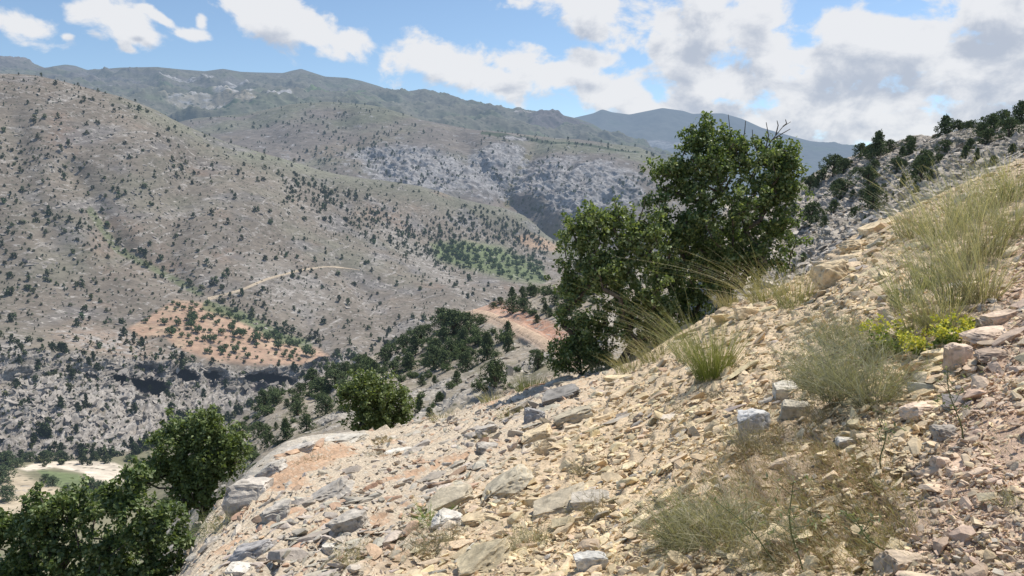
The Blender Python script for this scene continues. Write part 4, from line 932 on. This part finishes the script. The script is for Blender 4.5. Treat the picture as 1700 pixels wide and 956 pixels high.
# orchard trees (green broadleaf, individuals)
ORC = []
for q in range(5):
    r = np.random.RandomState(400+q); C = r.normal(size=(40, 3)); C /= np.linalg.norm(C, axis=1)[:, None]; C *= (r.rand(40)**.4)[:, None]*np.array([.5, .5, .38]); C[:, 2] += .55
    V, Fq, Cc = leaves(C, 9, .07, .11, r, [(.07, .11, .035), (.09, .14, .045), (.055, .085, .03), (.12, .16, .06)], 1.3, .3)
    tv, tf = tubes([(np.array([0, 0, -.1]), np.array([0, 0, .45]), .045, .03)]+[(np.array([0, 0, .25]), C[m], .02, .008) for m in range(0, 40, 5)])
    ORC.append((mesh_from("crown", V, Fq, Cc, M_needle), mesh_from("trunk", tv, tf, None, M_bark, True)))
def orchard_tree(p, h, q, rot, label, group):
    root = empty("orchard_tree", p); root.scale = (h, h, h); root.rotation_euler = (0, 0, rot); tag(root, label, "fruit tree", group)
    obj("crown", ORC[q][0], root); obj("trunk", ORC[q][1], root)
r = np.random.RandomState(9)
big = [(284, 558, 15), (318, 545, 13), (322, 535, 15), (328, 553, 13), (320, 530, 14), (297, 540, 11), (400, 560, 15), (425, 568, 17), (445, 567, 14), (355, 568, 12), (368, 556, 11), (462, 580, 14), (385, 550, 12), (480, 575, 13), (508, 590, 14), (517, 592, 14), (390, 585, 12), (455, 558, 10), (463, 568, 14), (495, 575, 10)]
used = []
for (px, py, hp) in big:
    i, j = locate(s4, px, py); p = s4.P[i, j]; used.append((px, py)); orchard_tree(p, hp*p[1]/F*1.25, r.randint(5), r.uniform(0, 6.28), "full green tree on the red soil terrace", "full green trees on the red terrace")
ang = math.radians(24); cnt = 0
for a in range(-20, 40):
    for b in range(-14, 20):
        px = 380+a*13*math.cos(ang)*1.0-b*9*.6+r.normal()*2.6; py = 555+a*13*math.sin(ang)*.75+b*7.0+r.normal()*1.7
        if r.rand() < .18: continue
        if inpoly(np.array(px), np.array(py), [(222, 545), (250, 524), (290, 500), (350, 507), (400, 537), (455, 562), (525, 582), (535, 592), (500, 603), (420, 600), (350, 592), (305, 576), (275, 554)]) and min(math.hypot(px-u, py-v) for u, v in used) > 7:
            used.append((px, py)); i, j = locate(s4, px, py); p = s4.P[i, j]; cnt += 1
            orchard_tree(p, r.choice([3.5, 5, 7, 9])*r.uniform(.8, 1.2)*p[1]/F*1.25, r.randint(5), r.uniform(0, 6.28), "small young orchard tree on the red soil terrace", "small orchard trees on the red terrace")
cnt = 0
for a in range(0, 22):
    for b in range(0, 8):
        px = 722+a*9+b*2+r.normal()*3; py = 402+b*7.5+a*1.6+r.normal()*2.4
        if inpoly(np.array(px), np.array(py), [(715, 405), (770, 398), (830, 408), (900, 440), (905, 470), (850, 465), (770, 445), (725, 432)]):
            i, j = locate(s4, px, py); p = s4.P[i, j]; orchard_tree(p, r.uniform(4, 11)*p[1]/F*1.1, r.randint(5), r.uniform(0, 6.28), "green orchard tree in the grove on the far valley bottom", "orchard grove on the valley bottom")
# valley floor bushes
for (px, py, hp, wd) in [(150, 812, 18, 1.3), (165, 815, 15, 1.3), (88, 805, 15, 1.2), (75, 800, 12, 1.2), (5, 800, 26, 1.3), (12, 830, 24, 1.2), (140, 830, 22, 1.5), (110, 815, 10, 1.4), (30, 775, 14, 1.4), (50, 765, 14, 1.4), (75, 765, 16, 1.3), (100, 763, 14, 1.3), (158, 762, 12, 1), (215, 765, 10, 1.6), (235, 780, 14, 1.3), (275, 735, 16, 1.3), (10, 770, 20, 1.3), (185, 832, 22, 1.6), (115, 840, 16, 1.5)]:
    i, j = locate(s4, px, py); p = s4.P[i, j]
    near_juniper(p, hp*p[1]/F*1.2, 5 if r.rand() < .5 else 2, r.uniform(0, 6.28), "dark green bush on the flat river bend", "bushes on the flat river bend", "bush", wd)

# ---------------------------------------------------------------- grasses
def blades(base_, n, h, rad, lean, r, c0, c1, width=.004, curl=.5, wind=(-.3, 0), seg=5, spread=.35):
    """curved ribbons, tapering; colour from c0 at the foot to c1 at the tip"""
    a = r.uniform(0, 6.28, n); rr = rad*np.sqrt(r.rand(n)); st = np.stack([np.cos(a)*rr, np.sin(a)*rr, -.02+0*a], -1)+base_
    d = np.stack([np.cos(a)*spread*r.rand(n)+wind[0]*.4*r.rand(n), np.sin(a)*spread*r.rand(n)+wind[1]*.4, np.ones(n)], -1)+r.normal(size=(n, 3))*.12*lean; d /= np.linalg.norm(d, axis=1)[:, None]
    L = h*r.uniform(.45, 1.1, n); bend = np.stack([np.cos(a)*.6+wind[0]*1.6, np.sin(a)*.6+wind[1]*1.6, -.35+0*a], -1)*curl*r.uniform(.3, 1.2, n)[:, None]
    side = np.cross(d, r.normal(size=(n, 3))); side /= np.linalg.norm(side, axis=1)[:, None]
    Vs = []; Cs = []; tint = r.uniform(.75, 1.25, n)[:, None]
    mixr = r.rand(n)[:, None]
    for k in range(seg+1):
        t = k/seg; c = st+(d*t+bend*t*t)*L[:, None]; w = width*(1-.75*t)*(1 if t > 0 else .8)
        Vs += [c-side*w*.5, c+side*w*.5]; tt = np.clip(t*1.1+.3*(mixr-.5), 0, 1); cc = (np.array(c0)*(1-tt)+np.array(c1)*tt)*tint; Cs += [cc, cc]
    V = np.stack(Vs, 1).reshape(-1, 3); Cc = np.stack(Cs, 1).reshape(-1, 3); m = 2*(seg+1)
    q = np.array([[2*k, 2*k+1, 2*k+3, 2*k+2] for k in range(seg)]); Fq = (q[None]+(np.arange(n)*m)[:, None, None]).reshape(-1, 4)
    return V, Fq, Cc
GRN = (.16, .20, .06); STR = (.46, .40, .24); GGR = (.22, .235, .13); PAL = (.50, .46, .30); BRN = (.22, .16, .11); GRY = (.34, .31, .25)
def tuft(px, py, hp, n, radp, c0, c1, label, seed, width=.0035, curl=.5, wind=(-.3, 0), spread=.35, cat="grass tuft", name="grass_tuft", group=None, seg=5, lean=1, twig=0):
    i, j = locate(s7, px, py); p = s7.P[i, j]; r = np.random.RandomState(seed); Yv = p[1]
    V, Fq, Cc = blades(np.zeros(3), n, hp*Yv/F, radp*Yv/F, lean, r, c0, c1, width*max(.8, Yv/9), curl, wind, seg, spread)
    if twig:
        q = V.reshape(n, -1, 3); rows_ = r.randint(3, q.shape[1]-1, size=n*twig); b_ = q[np.repeat(np.arange(n), twig), rows_]
        V2, F2, C2 = blades(b_, n*twig, hp*Yv/F*.32, .002, 5.0, r, tuple(np.array(c0)*.5+np.array(c1)*.5), c1, width*.75*max(.8, Yv/9), .5, (0, 0), 3, 1.6)
        Fq = np.concatenate([Fq, F2+len(V)]); V = np.concatenate([V, V2]); Cc = np.concatenate([Cc, C2])
    o = obj(name, mesh_from(name, V, Fq, Cc, M_grass), None, p); tag(o, label, cat, group); return o
tuft(1180, 628, 130, 650, 26, GRN, (.33, .33, .16), "large green-based grass clump on the yellow scree below the big tree", 1, .005, .35, (-.25, 0), .55)
tuft(1140, 600, 165, 70, 14, GGR, PAL, "long arching pale feather grass stems reaching left over the smaller tree", 2, .005, .75, (-.75, 0), .25, name="feather_grass", cat="feather grass", seg=8)
tuft(1255, 505, 120, 60, 12, STR, PAL, "sparse arching dry stems against the dark base of the big tree", 3, .005, .8, (-.8, 0), .3, name="feather_grass", cat="feather grass", seg=8)
tuft(1315, 510, 100, 240, 26, GGR, STR, "dry grass clump beside the large squarish yellow block", 4, .005, .4, (-.3, 0), .6)
tuft(1275, 500, 60, 220, 24, GGR, STR, "low greenish grass on the rim between big tree and block", 5, .005, .4, (0, 0), .7)
tuft(1210, 510, 38, 200, 24, GRY, STR, "grey dry tuft on the rim under the big tree", 6, .005)
tuft(1090, 600, 60, 260, 30, GGR, STR, "pale grass tuft on the rim left of the large green clump", 7, .005, .5, (-.5, 0), .6)
tuft(1045, 618, 44, 200, 26, GGR, STR, "short straw tuft on the rim below the smaller tree", 8, .005, .5, (-.4, 0), .6)
tuft(1000, 622, 34, 160, 22, GGR, STR, "small straw tuft on the rim in front of the dark bush", 9, .005)
tuft(880, 648, 32, 260, 26, (.15, .19, .06), GGR, "fresh green grass patch on the rim beside the spur", 10, .006, .3, (0, 0), .5)
tuft(815, 668, 26, 160, 20, GGR, STR, "pale grass fringe on the rim above two dark boulders", 11, .006)
tuft(735, 700, 24, 140, 24, GGR, STR, "thin grass fringe right of the light green bush", 12, .006)
GT = "tall pale green grass standing along the path at the upper right"
k = 0
for (px, py, hp, rad) in [(1510, 395, 75, 16), (1560, 405, 150, 22), (1605, 375, 125, 24), (1650, 345, 100, 22), (1690, 330, 95, 22), (1592, 450, 175, 22), (1635, 430, 175, 22), (1540, 480, 150, 20), (1588, 510, 170, 20), (1628, 505, 160, 20), (1505, 510, 110, 20), (1555, 555, 130, 20), (1680, 395, 110, 16), (1515, 560, 90, 18)]:
    k += 1; tuft(px, py, hp, 190, rad*1.3, [(.15, .16, .09), (.2, .18, .12), (.13, .16, .075)][k % 3], [(.60, .54, .37), (.46, .45, .29)][k % 2], GT, 20+k, .0058, .42, (-.25, 0), .42, group="tall grass along the path", lean=1.6)
for q, (px, py, hp, rad, lb) in enumerate([(1355, 650, 125, 28, "left grey-green wiry bush above the white-topped stone"), (1395, 665, 150, 30, "tallest grey-green wiry bush in the middle of the slope"), (1445, 672, 140, 28, "right grey-green wiry bush below the yellow flowers"), (1395, 575, 85, 34, "greyish dry bush above the grey-green wiry bushes"), (1450, 600, 85, 28, "brownish dry bush beside the left yellow flowers")]):
    tuft(px, py, hp, 200, rad, (.13, .12, .08), (.40, .39, .29), lb, 50+q, .0055, .35, (-.2, 0), .7, cat="wiry bush", name="wiry_bush", lean=3.2, twig=4)
for q, (px, py, hp, rad, n, c0, c1, lb) in enumerate([
        (1150, 895, 105, 60, 1100, (.16, .165, .10), (.42, .40, .27), "green wiry bush at bottom centre right, left half"), (1215, 900, 120, 55, 900, (.18, .17, .11), (.44, .41, .29), "green wiry bush at bottom centre right, right half"),
        (1255, 745, 70, 30, 380, BRN, GRY, "grey wiry bush in front of the whitish rock"), (975, 782, 40, 26, 320, BRN, GRY, "grey thorny shrublet on the yellow scree right of the central pile"),
        (1000, 850, 44, 30, 340, BRN, (.32, .27, .17), "brown wiry shrublet at the end of the long buff slab"), (880, 905, 55, 34, 320, GRY, (.40, .37, .26), "pale wiry shrublet below the long buff slab"),
        (720, 915, 70, 36, 420, (.17, .16, .12), (.33, .30, .22), "dark wiry shrub below the green sprig"), (590, 935, 50, 34, 300, GRY, STR, "dry straw shrublet below the lone grey block"),
        (712, 870, 60, 12, 120, (.12, .20, .04), (.25, .34, .08), "fresh green sprig left of the leaning yellow slab"), (625, 765, 28, 22, 220, BRN, GRY, "brown shrublet on the grey ledges"),
        (520, 768, 18, 24, 200, BRN, (.28, .24, .14), "low dark mat plant on the red gravel shelf"), (640, 735, 18, 18, 120, BRN, STR, "small dry tuft behind the thin pale slab"),
        (880, 790, 26, 24, 150, BRN, STR, "dry tuft above the long buff slab"), (1185, 660, 26, 10, 160, (.16, .14, .14), (.3, .28, .26), "tiny grey shrublet below the large green grass clump"),
        (1130, 680, 20, 14, 120, BRN, GRY, "tiny brown shrublet on open yellow scree"), (1340, 900, 80, 40, 260, GGR, GRY, "loose dry weed clump at the bottom right of centre"),
        (1290, 940, 60, 60, 420, (.2, .19, .11), GRY, "tangle of dry stems at the bottom edge"), (1690, 835, 40, 30, 300, GRY, (.45, .42, .34), "pale wiry cushion on the path at the right edge"),
        (805, 735, 26, 16, 120, BRN, STR, "dry grass growing between the two dark boulders"), (850, 690, 24, 24, 140, GGR, STR, "grass tuft left of the dark craggy rock"), (1380, 690, 40, 50, 300, BRN, GRY, "brown dead brush under the wiry bushes"), (380, 870, 30, 30, 200, GGR, STR, "pale grass under the pale rounded boulder"), (350, 880, 40, 30, 260, (.16, .2, .08), GGR, "green grass between the leafy tree and the slope")]):
    tuft(px, py, hp, max(60, int(n*.4)), rad, c0, c1, lb, 70+q, .005, .35, (-.1, 0), .8, cat="shrublet", name="wiry_shrub", lean=4.5, twig=5)
# yellow spurge plants
def spurge(px, py, hp, n, radp, label, seed):
    i, j = locate(s7, px, py); p = s7.P[i, j]; Yv = p[1]; r = np.random.RandomState(seed)
    root = empty("spurge_plant", p); tag(root, label, "flowering plant")
    V, Fq, Cc = blades(np.zeros(3), n, hp*Yv/F, radp*Yv/F*.5, 1, r, (.14, .19, .06), (.25, .30, .09), .006, .2, (0, 0), 4, .9)
    obj("stems", mesh_from("stems", V, Fq, Cc, M_grass), root)
    tips = V.reshape(n, -1, 3)[:, -1]
    V2, F2, C2 = leaves(tips, 26, .018, .019, r, [(.62, .58, .10), (.70, .64, .14), (.46, .50, .12)], 1.1, .6)
    obj("flowers", mesh_from("flowers", V2, F2, C2, M_grass), root)
    mids = V.reshape(n, -1, 3)[:, 4:7].reshape(-1, 3); V3, F3, C3 = leaves(mids, 5, .02, .022, r, [(.16, .22, .07), (.24, .28, .10)], 1.6, .6)
    obj("leaves", mesh_from("leaves", V3, F3, C3, M_grass), root)
spurge(1478, 590, 64, 26, 26, "yellow-green flowering spurge, left plant above the wiry bushes", 1)
spurge(1535, 590, 44, 14, 26, "sparse yellow-green spurge in the middle of three", 2)
spurge(1578, 572, 54, 22, 26, "bright yellow spurge nearest the path ledge", 3)
spurge(1612, 548, 20, 12, 20, "small golden spurge right beside the path", 4)
# tall weed stalks
def stalk(px, py, tx, ty, label, seed, n=16):
    i, j = locate(s7, px, py); p = s7.P[i, j]; Yv = p[1]*.97; top = unproj(tx, ty, Yv)-p; r = np.random.RandomState(seed)
    root = empty("weed_stalk", p); tag(root, label, "weed")
    pts = [top*t+np.array([.02*math.sin(5*t+seed), 0, 0]) for t in np.linspace(0, 1, 8)]
    sg = [(pts[k], pts[k+1], .004*(1-.08*k), .004*(1-.08*(k+1))) for k in range(7)]
    tips = []
    for k in range(n):
        t = r.uniform(.3, 1); b = top*t; e = b+np.array([r.normal()*.06, r.normal()*.05, r.uniform(.01, .08)]); sg.append((b, e, .0018, .001)); tips.append(e)
    V, Fq = tubes(sg); c = np.tile((.15, .17, .09), (len(V), 1)); obj("stem", mesh_from("stem", V, Fq, c, M_grass), root)
    V, Fq, Cc = leaves(np.array(tips+pts[2:]), 3, .010, .010, r, [(.2, .23, .12), (.27, .29, .17)], 2.6, .3); obj("leaves", mesh_from("leaves", V, Fq, Cc, M_grass), root)
stalk(1595, 730, 1576, 610, "tall dark weed stalk standing beside the path", 1)
stalk(1325, 950, 1312, 800, "tall thin weed stalk in the lower middle of the dry stems", 2)
stalk(1470, 915, 1405, 855, "weed stalk leaning left near the broad tan rock", 3, 8)
stalk(1468, 780, 1462, 700, "small upright weed among the brown dead stems", 4, 10)
stalk(1290, 940, 1190, 830, "long weed stalk leaning left over the green wiry bush", 5, 8)
# uncountable short dry stems and litter
r = np.random.RandomState(500)
Wl = area7*(.05+1.5*litter+.3*sstep(1, .6, ell(s7.PX, s7.PY, 1430, 620, 140, 120)))
i = pick(s7, 4200, Wl, r, 2.0); Vs = []; Fs = []; Cs = []; off = 0
for c in i:
    p = s7.P.reshape(-1, 3)[c]; br = r.rand() < .55
    V, Fq, Cc = blades(p, 8, r.uniform(.03, .12), .06, 2.5, r, BRN if br else GGR, (.42, .30, .18) if br else STR, .0032, .6, (-.1, 0), 3, 1.1)
    Vs.append(V); Fs.append(Fq+off); Cs.append(Cc); off += len(V)
o = obj("dry_ground_cover", mesh_from("dry_ground_cover", np.concatenate(Vs), np.concatenate(Fs), np.concatenate(Cs), M_grass)); tag(o, "short dead brown and straw stems covering the lower right of the slope", "dry stems", kind="stuff")

# ---------------------------------------------------------------- sun, sky and clouds
SUN_EL, SUN_AZ = 60.0, 50.0     # azimuth measured from +Y towards +X
el, az = math.radians(SUN_EL), math.radians(SUN_AZ)
sd = Vector((math.sin(az)*math.cos(el), math.cos(az)*math.cos(el), math.sin(el)))
su = bpy.data.lights.new("sun", 'SUN'); su.energy = 5.0; su.angle = math.radians(.53); su.color = (1, .94, .85)
so = bpy.data.objects.new("sun", su); COL.objects.link(so); so.rotation_euler = (-sd).to_track_quat('-Z', 'Y').to_euler()
w = bpy.data.worlds.new("World"); scene.world = w; w.use_nodes = True; nt = w.node_tree; nt.nodes.clear()
# cloud density group: direction -> density
cg = bpy.data.node_groups.new("cloud_density", 'ShaderNodeTree')
cg.interface.new_socket("AzEl", in_out='INPUT', socket_type='NodeSocketVector')
cg.interface.new_socket("Density", in_out='OUTPUT', socket_type='NodeSocketFloat')
gi = N(cg, 'NodeGroupInput'); go = N(cg, 'NodeGroupOutput')
def azel(px, py):
    v = unproj(px, py, 1.0); v = v/np.linalg.norm(v); return math.atan2(v[0], v[1]), math.asin(v[2])
clouds = [(30, 42, 62, 20, 15), (-20, 30, 40, 18, 10), (190, 30, 62, 36, 25), (215, 52, 45, 20, 20), (160, 10, 45, 15, 0), (322, 56, 24, 12, 5), (334, 36, 12, 14, 20), (262, 26, 26, 10, 28), (240, 14, 16, 7, 10), (110, 62, 12, 7, 0), (210, 78, 18, 8, 30),
          (440, 25, 80, 36, 12), (520, 55, 90, 34, 14), (570, 70, 45, 26, 10), (410, 10, 40, 18, 10),
          (700, 100, 75, 34, 12), (790, 125, 110, 36, 10), (900, 125, 120, 38, 8), (1000, 155, 120, 36, 8), (690, 85, 45, 22, 0), (860, 105, 60, 20, 0),
          (995, 98, 52, 15, 10), (960, 8, 110, 28, 10), (1080, 30, 140, 45, 10), (1200, 40, 140, 75, 0), (1150, 80, 120, 40, 10), (1270, 110, 90, 45, 0), (1210, 140, 150, 50, 5), (1150, 185, 200, 38, 3),
          (1440, 90, 130, 85, 0), (1400, 60, 80, 50, 0), (1560, 80, 150, 80, 0), (1640, 40, 120, 70, 0), (1500, 150, 160, 55, 0), (1690, 110, 90, 55, 0), (1350, 190, 160, 45, 0), (1600, 205, 180, 40, 0), (1450, 215, 200, 35, 0), (1800, 60, 150, 120, 0)]
prev = None
for (cx, cy, rx, ry, rot) in clouds:
    a, e = azel(cx, cy)
    mp = N(cg, 'ShaderNodeMapping', vector_type='TEXTURE'); mp.inputs['Location'].default_value = (a, e, 0)
    mp.inputs['Rotation'].default_value = (0, 0, math.radians(-rot)); mp.inputs['Scale'].default_value = (rx/F, ry/F, 1)
    cg.links.new(gi.outputs[0], mp.inputs[0])
    ln = N(cg, 'ShaderNodeVectorMath', operation='LENGTH'); cg.links.new(mp.outputs[0], ln.inputs[0])
    sb = N(cg, 'ShaderNodeMath', operation='SUBTRACT', inp={0: 1.0}); cg.links.new(ln.outputs['Value'], sb.inputs[1])
    if prev is None: prev = sb.outputs[0]
    else:
        mx = N(cg, 'ShaderNodeMath', operation='SMOOTH_MAX', inp={2: .25}); cg.links.new(prev, mx.inputs[0]); cg.links.new(sb.outputs[0], mx.inputs[1]); prev = mx.outputs[0]
sxx = N(cg, 'ShaderNodeSeparateXYZ'); cg.links.new(gi.outputs[0], sxx.inputs[0])
ab = N(cg, 'ShaderNodeMath', operation='ABSOLUTE'); cg.links.new(sxx.outputs[0], ab.inputs[0])
r1 = N(cg, 'ShaderNodeMapRange', inp={1: .72, 2: 1.2, 3: -1.5, 4: -.3}); cg.links.new(ab.outputs[0], r1.inputs[0])  # clouds added out of view, behind and overhead, to neutralise the blue fill
r2 = N(cg, 'ShaderNodeMapRange', inp={1: .34, 2: .75, 3: -1.5, 4: -.4}); cg.links.new(sxx.outputs[1], r2.inputs[0])
for rr_ in (r1, r2):
    mx = N(cg, 'ShaderNodeMath', operation='MAXIMUM'); cg.links.new(prev, mx.inputs[0]); cg.links.new(rr_.outputs[0], mx.inputs[1]); prev = mx.outputs[0]
cl_ = N(cg, 'ShaderNodeClamp', inp={1: -1.5, 2: .8}); cg.links.new(prev, cl_.inputs[0])
st = N(cg, 'ShaderNodeVectorMath', operation='MULTIPLY', inp={1: (1, 1.35, 1)}); cg.links.new(gi.outputs[0], st.inputs[0])
n1 = N(cg, 'ShaderNodeTexNoise', inp={'Scale': 15, 'Detail': 10, 'Roughness': .57, 'Distortion': .2}); cg.links.new(st.outputs[0], n1.inputs['Vector'])
m1 = N(cg, 'ShaderNodeMath', operation='MULTIPLY_ADD', inp={1: 3.9, 2: -1.86}); cg.links.new(n1.outputs['Fac'], m1.inputs[0])
ad = N(cg, 'ShaderNodeMath', operation='ADD'); cg.links.new(cl_.outputs[0], ad.inputs[0]); cg.links.new(m1.outputs[0], ad.inputs[1])
cg.links.new(ad.outputs[0], go.inputs[0])
tc = N(nt, 'ShaderNodeTexCoord'); nz = N(nt, 'ShaderNodeVectorMath', operation='NORMALIZE'); nt.links.new(tc.outputs['Generated'], nz.inputs[0])
sx = N(nt, 'ShaderNodeSeparateXYZ'); nt.links.new(nz.outputs[0], sx.inputs[0])
at2 = N(nt, 'ShaderNodeMath', operation='ARCTAN2'); nt.links.new(sx.outputs[0], at2.inputs[0]); nt.links.new(sx.outputs[1], at2.inputs[1])
asn = N(nt, 'ShaderNodeMath', operation='ARCSINE'); nt.links.new(sx.outputs[2], asn.inputs[0])
cx_ = N(nt, 'ShaderNodeCombineXYZ'); nt.links.new(at2.outputs[0], cx_.inputs[0]); nt.links.new(asn.outputs[0], cx_.inputs[1])
up = N(nt, 'ShaderNodeVectorMath', operation='ADD', inp={1: (.010, .034, 0)}); nt.links.new(cx_.outputs[0], up.inputs[0])
d1 = N(nt, 'ShaderNodeGroup'); d1.node_tree = cg; nt.links.new(cx_.outputs[0], d1.inputs[0])
d2 = N(nt, 'ShaderNodeGroup'); d2.node_tree = cg; nt.links.new(up.outputs[0], d2.inputs[0])
alpha = N(nt, 'ShaderNodeMapRange', interpolation_type='SMOOTHSTEP', inp={1: -.08, 2: .5, 3: 0, 4: .96}); nt.links.new(d1.outputs[0], alpha.inputs[0])
shade = N(nt, 'ShaderNodeMapRange', interpolation_type='SMOOTHSTEP', inp={1: .25, 2: 1.3, 3: 0, 4: 1}); nt.links.new(d2.outputs[0], shade.inputs[0])
cc = N(nt, 'ShaderNodeMix', data_type='RGBA'); cc.inputs[6].default_value = (.84, .85, .875, 1); cc.inputs[7].default_value = (.49, .54, .635, 1); nt.links.new(shade.outputs[0], cc.inputs[0])
sky = N(nt, 'ShaderNodeTexSky', sky_type='NISHITA'); sky.sun_disc = False; sky.sun_elevation = el; sky.sun_rotation = az; sky.altitude = 1200; sky.air_density = 1.0; sky.dust_density = .8; sky.ozone_density = 2.0
lift = N(nt, 'ShaderNodeVectorMath', operation='ADD', inp={1: (0, 0, .07)}); nt.links.new(nz.outputs[0], lift.inputs[0]); ln2 = N(nt, 'ShaderNodeVectorMath', operation='NORMALIZE'); nt.links.new(lift.outputs[0], ln2.inputs[0]); nt.links.new(ln2.outputs[0], sky.inputs[0])
tint = N(nt, 'ShaderNodeVectorMath', operation='MULTIPLY', inp={1: (.98, 1.0, .97)}); nt.links.new(sky.outputs[0], tint.inputs[0])
b1 = N(nt, 'ShaderNodeBackground', inp={'Strength': .15}); nt.links.new(tint.outputs[0], b1.inputs[0])
b2 = N(nt, 'ShaderNodeBackground', inp={'Strength': 1.0}); nt.links.new(cc.outputs[2], b2.inputs[0])
ms = N(nt, 'ShaderNodeMixShader'); nt.links.new(alpha.outputs[0], ms.inputs[0]); nt.links.new(b1.outputs[0], ms.inputs[1]); nt.links.new(b2.outputs[0], ms.inputs[2])
wo = N(nt, 'ShaderNodeOutputWorld'); nt.links.new(ms.outputs[0], wo.inputs[0])
scene.view_settings.view_transform = 'Standard'; scene.view_settings.look = 'None'; scene.view_settings.exposure = 0; scene.view_settings.gamma = 1
scene.render.engine = 'CYCLES'; scene.cycles.max_bounces = 5; scene.cycles.transparent_max_bounces = 4
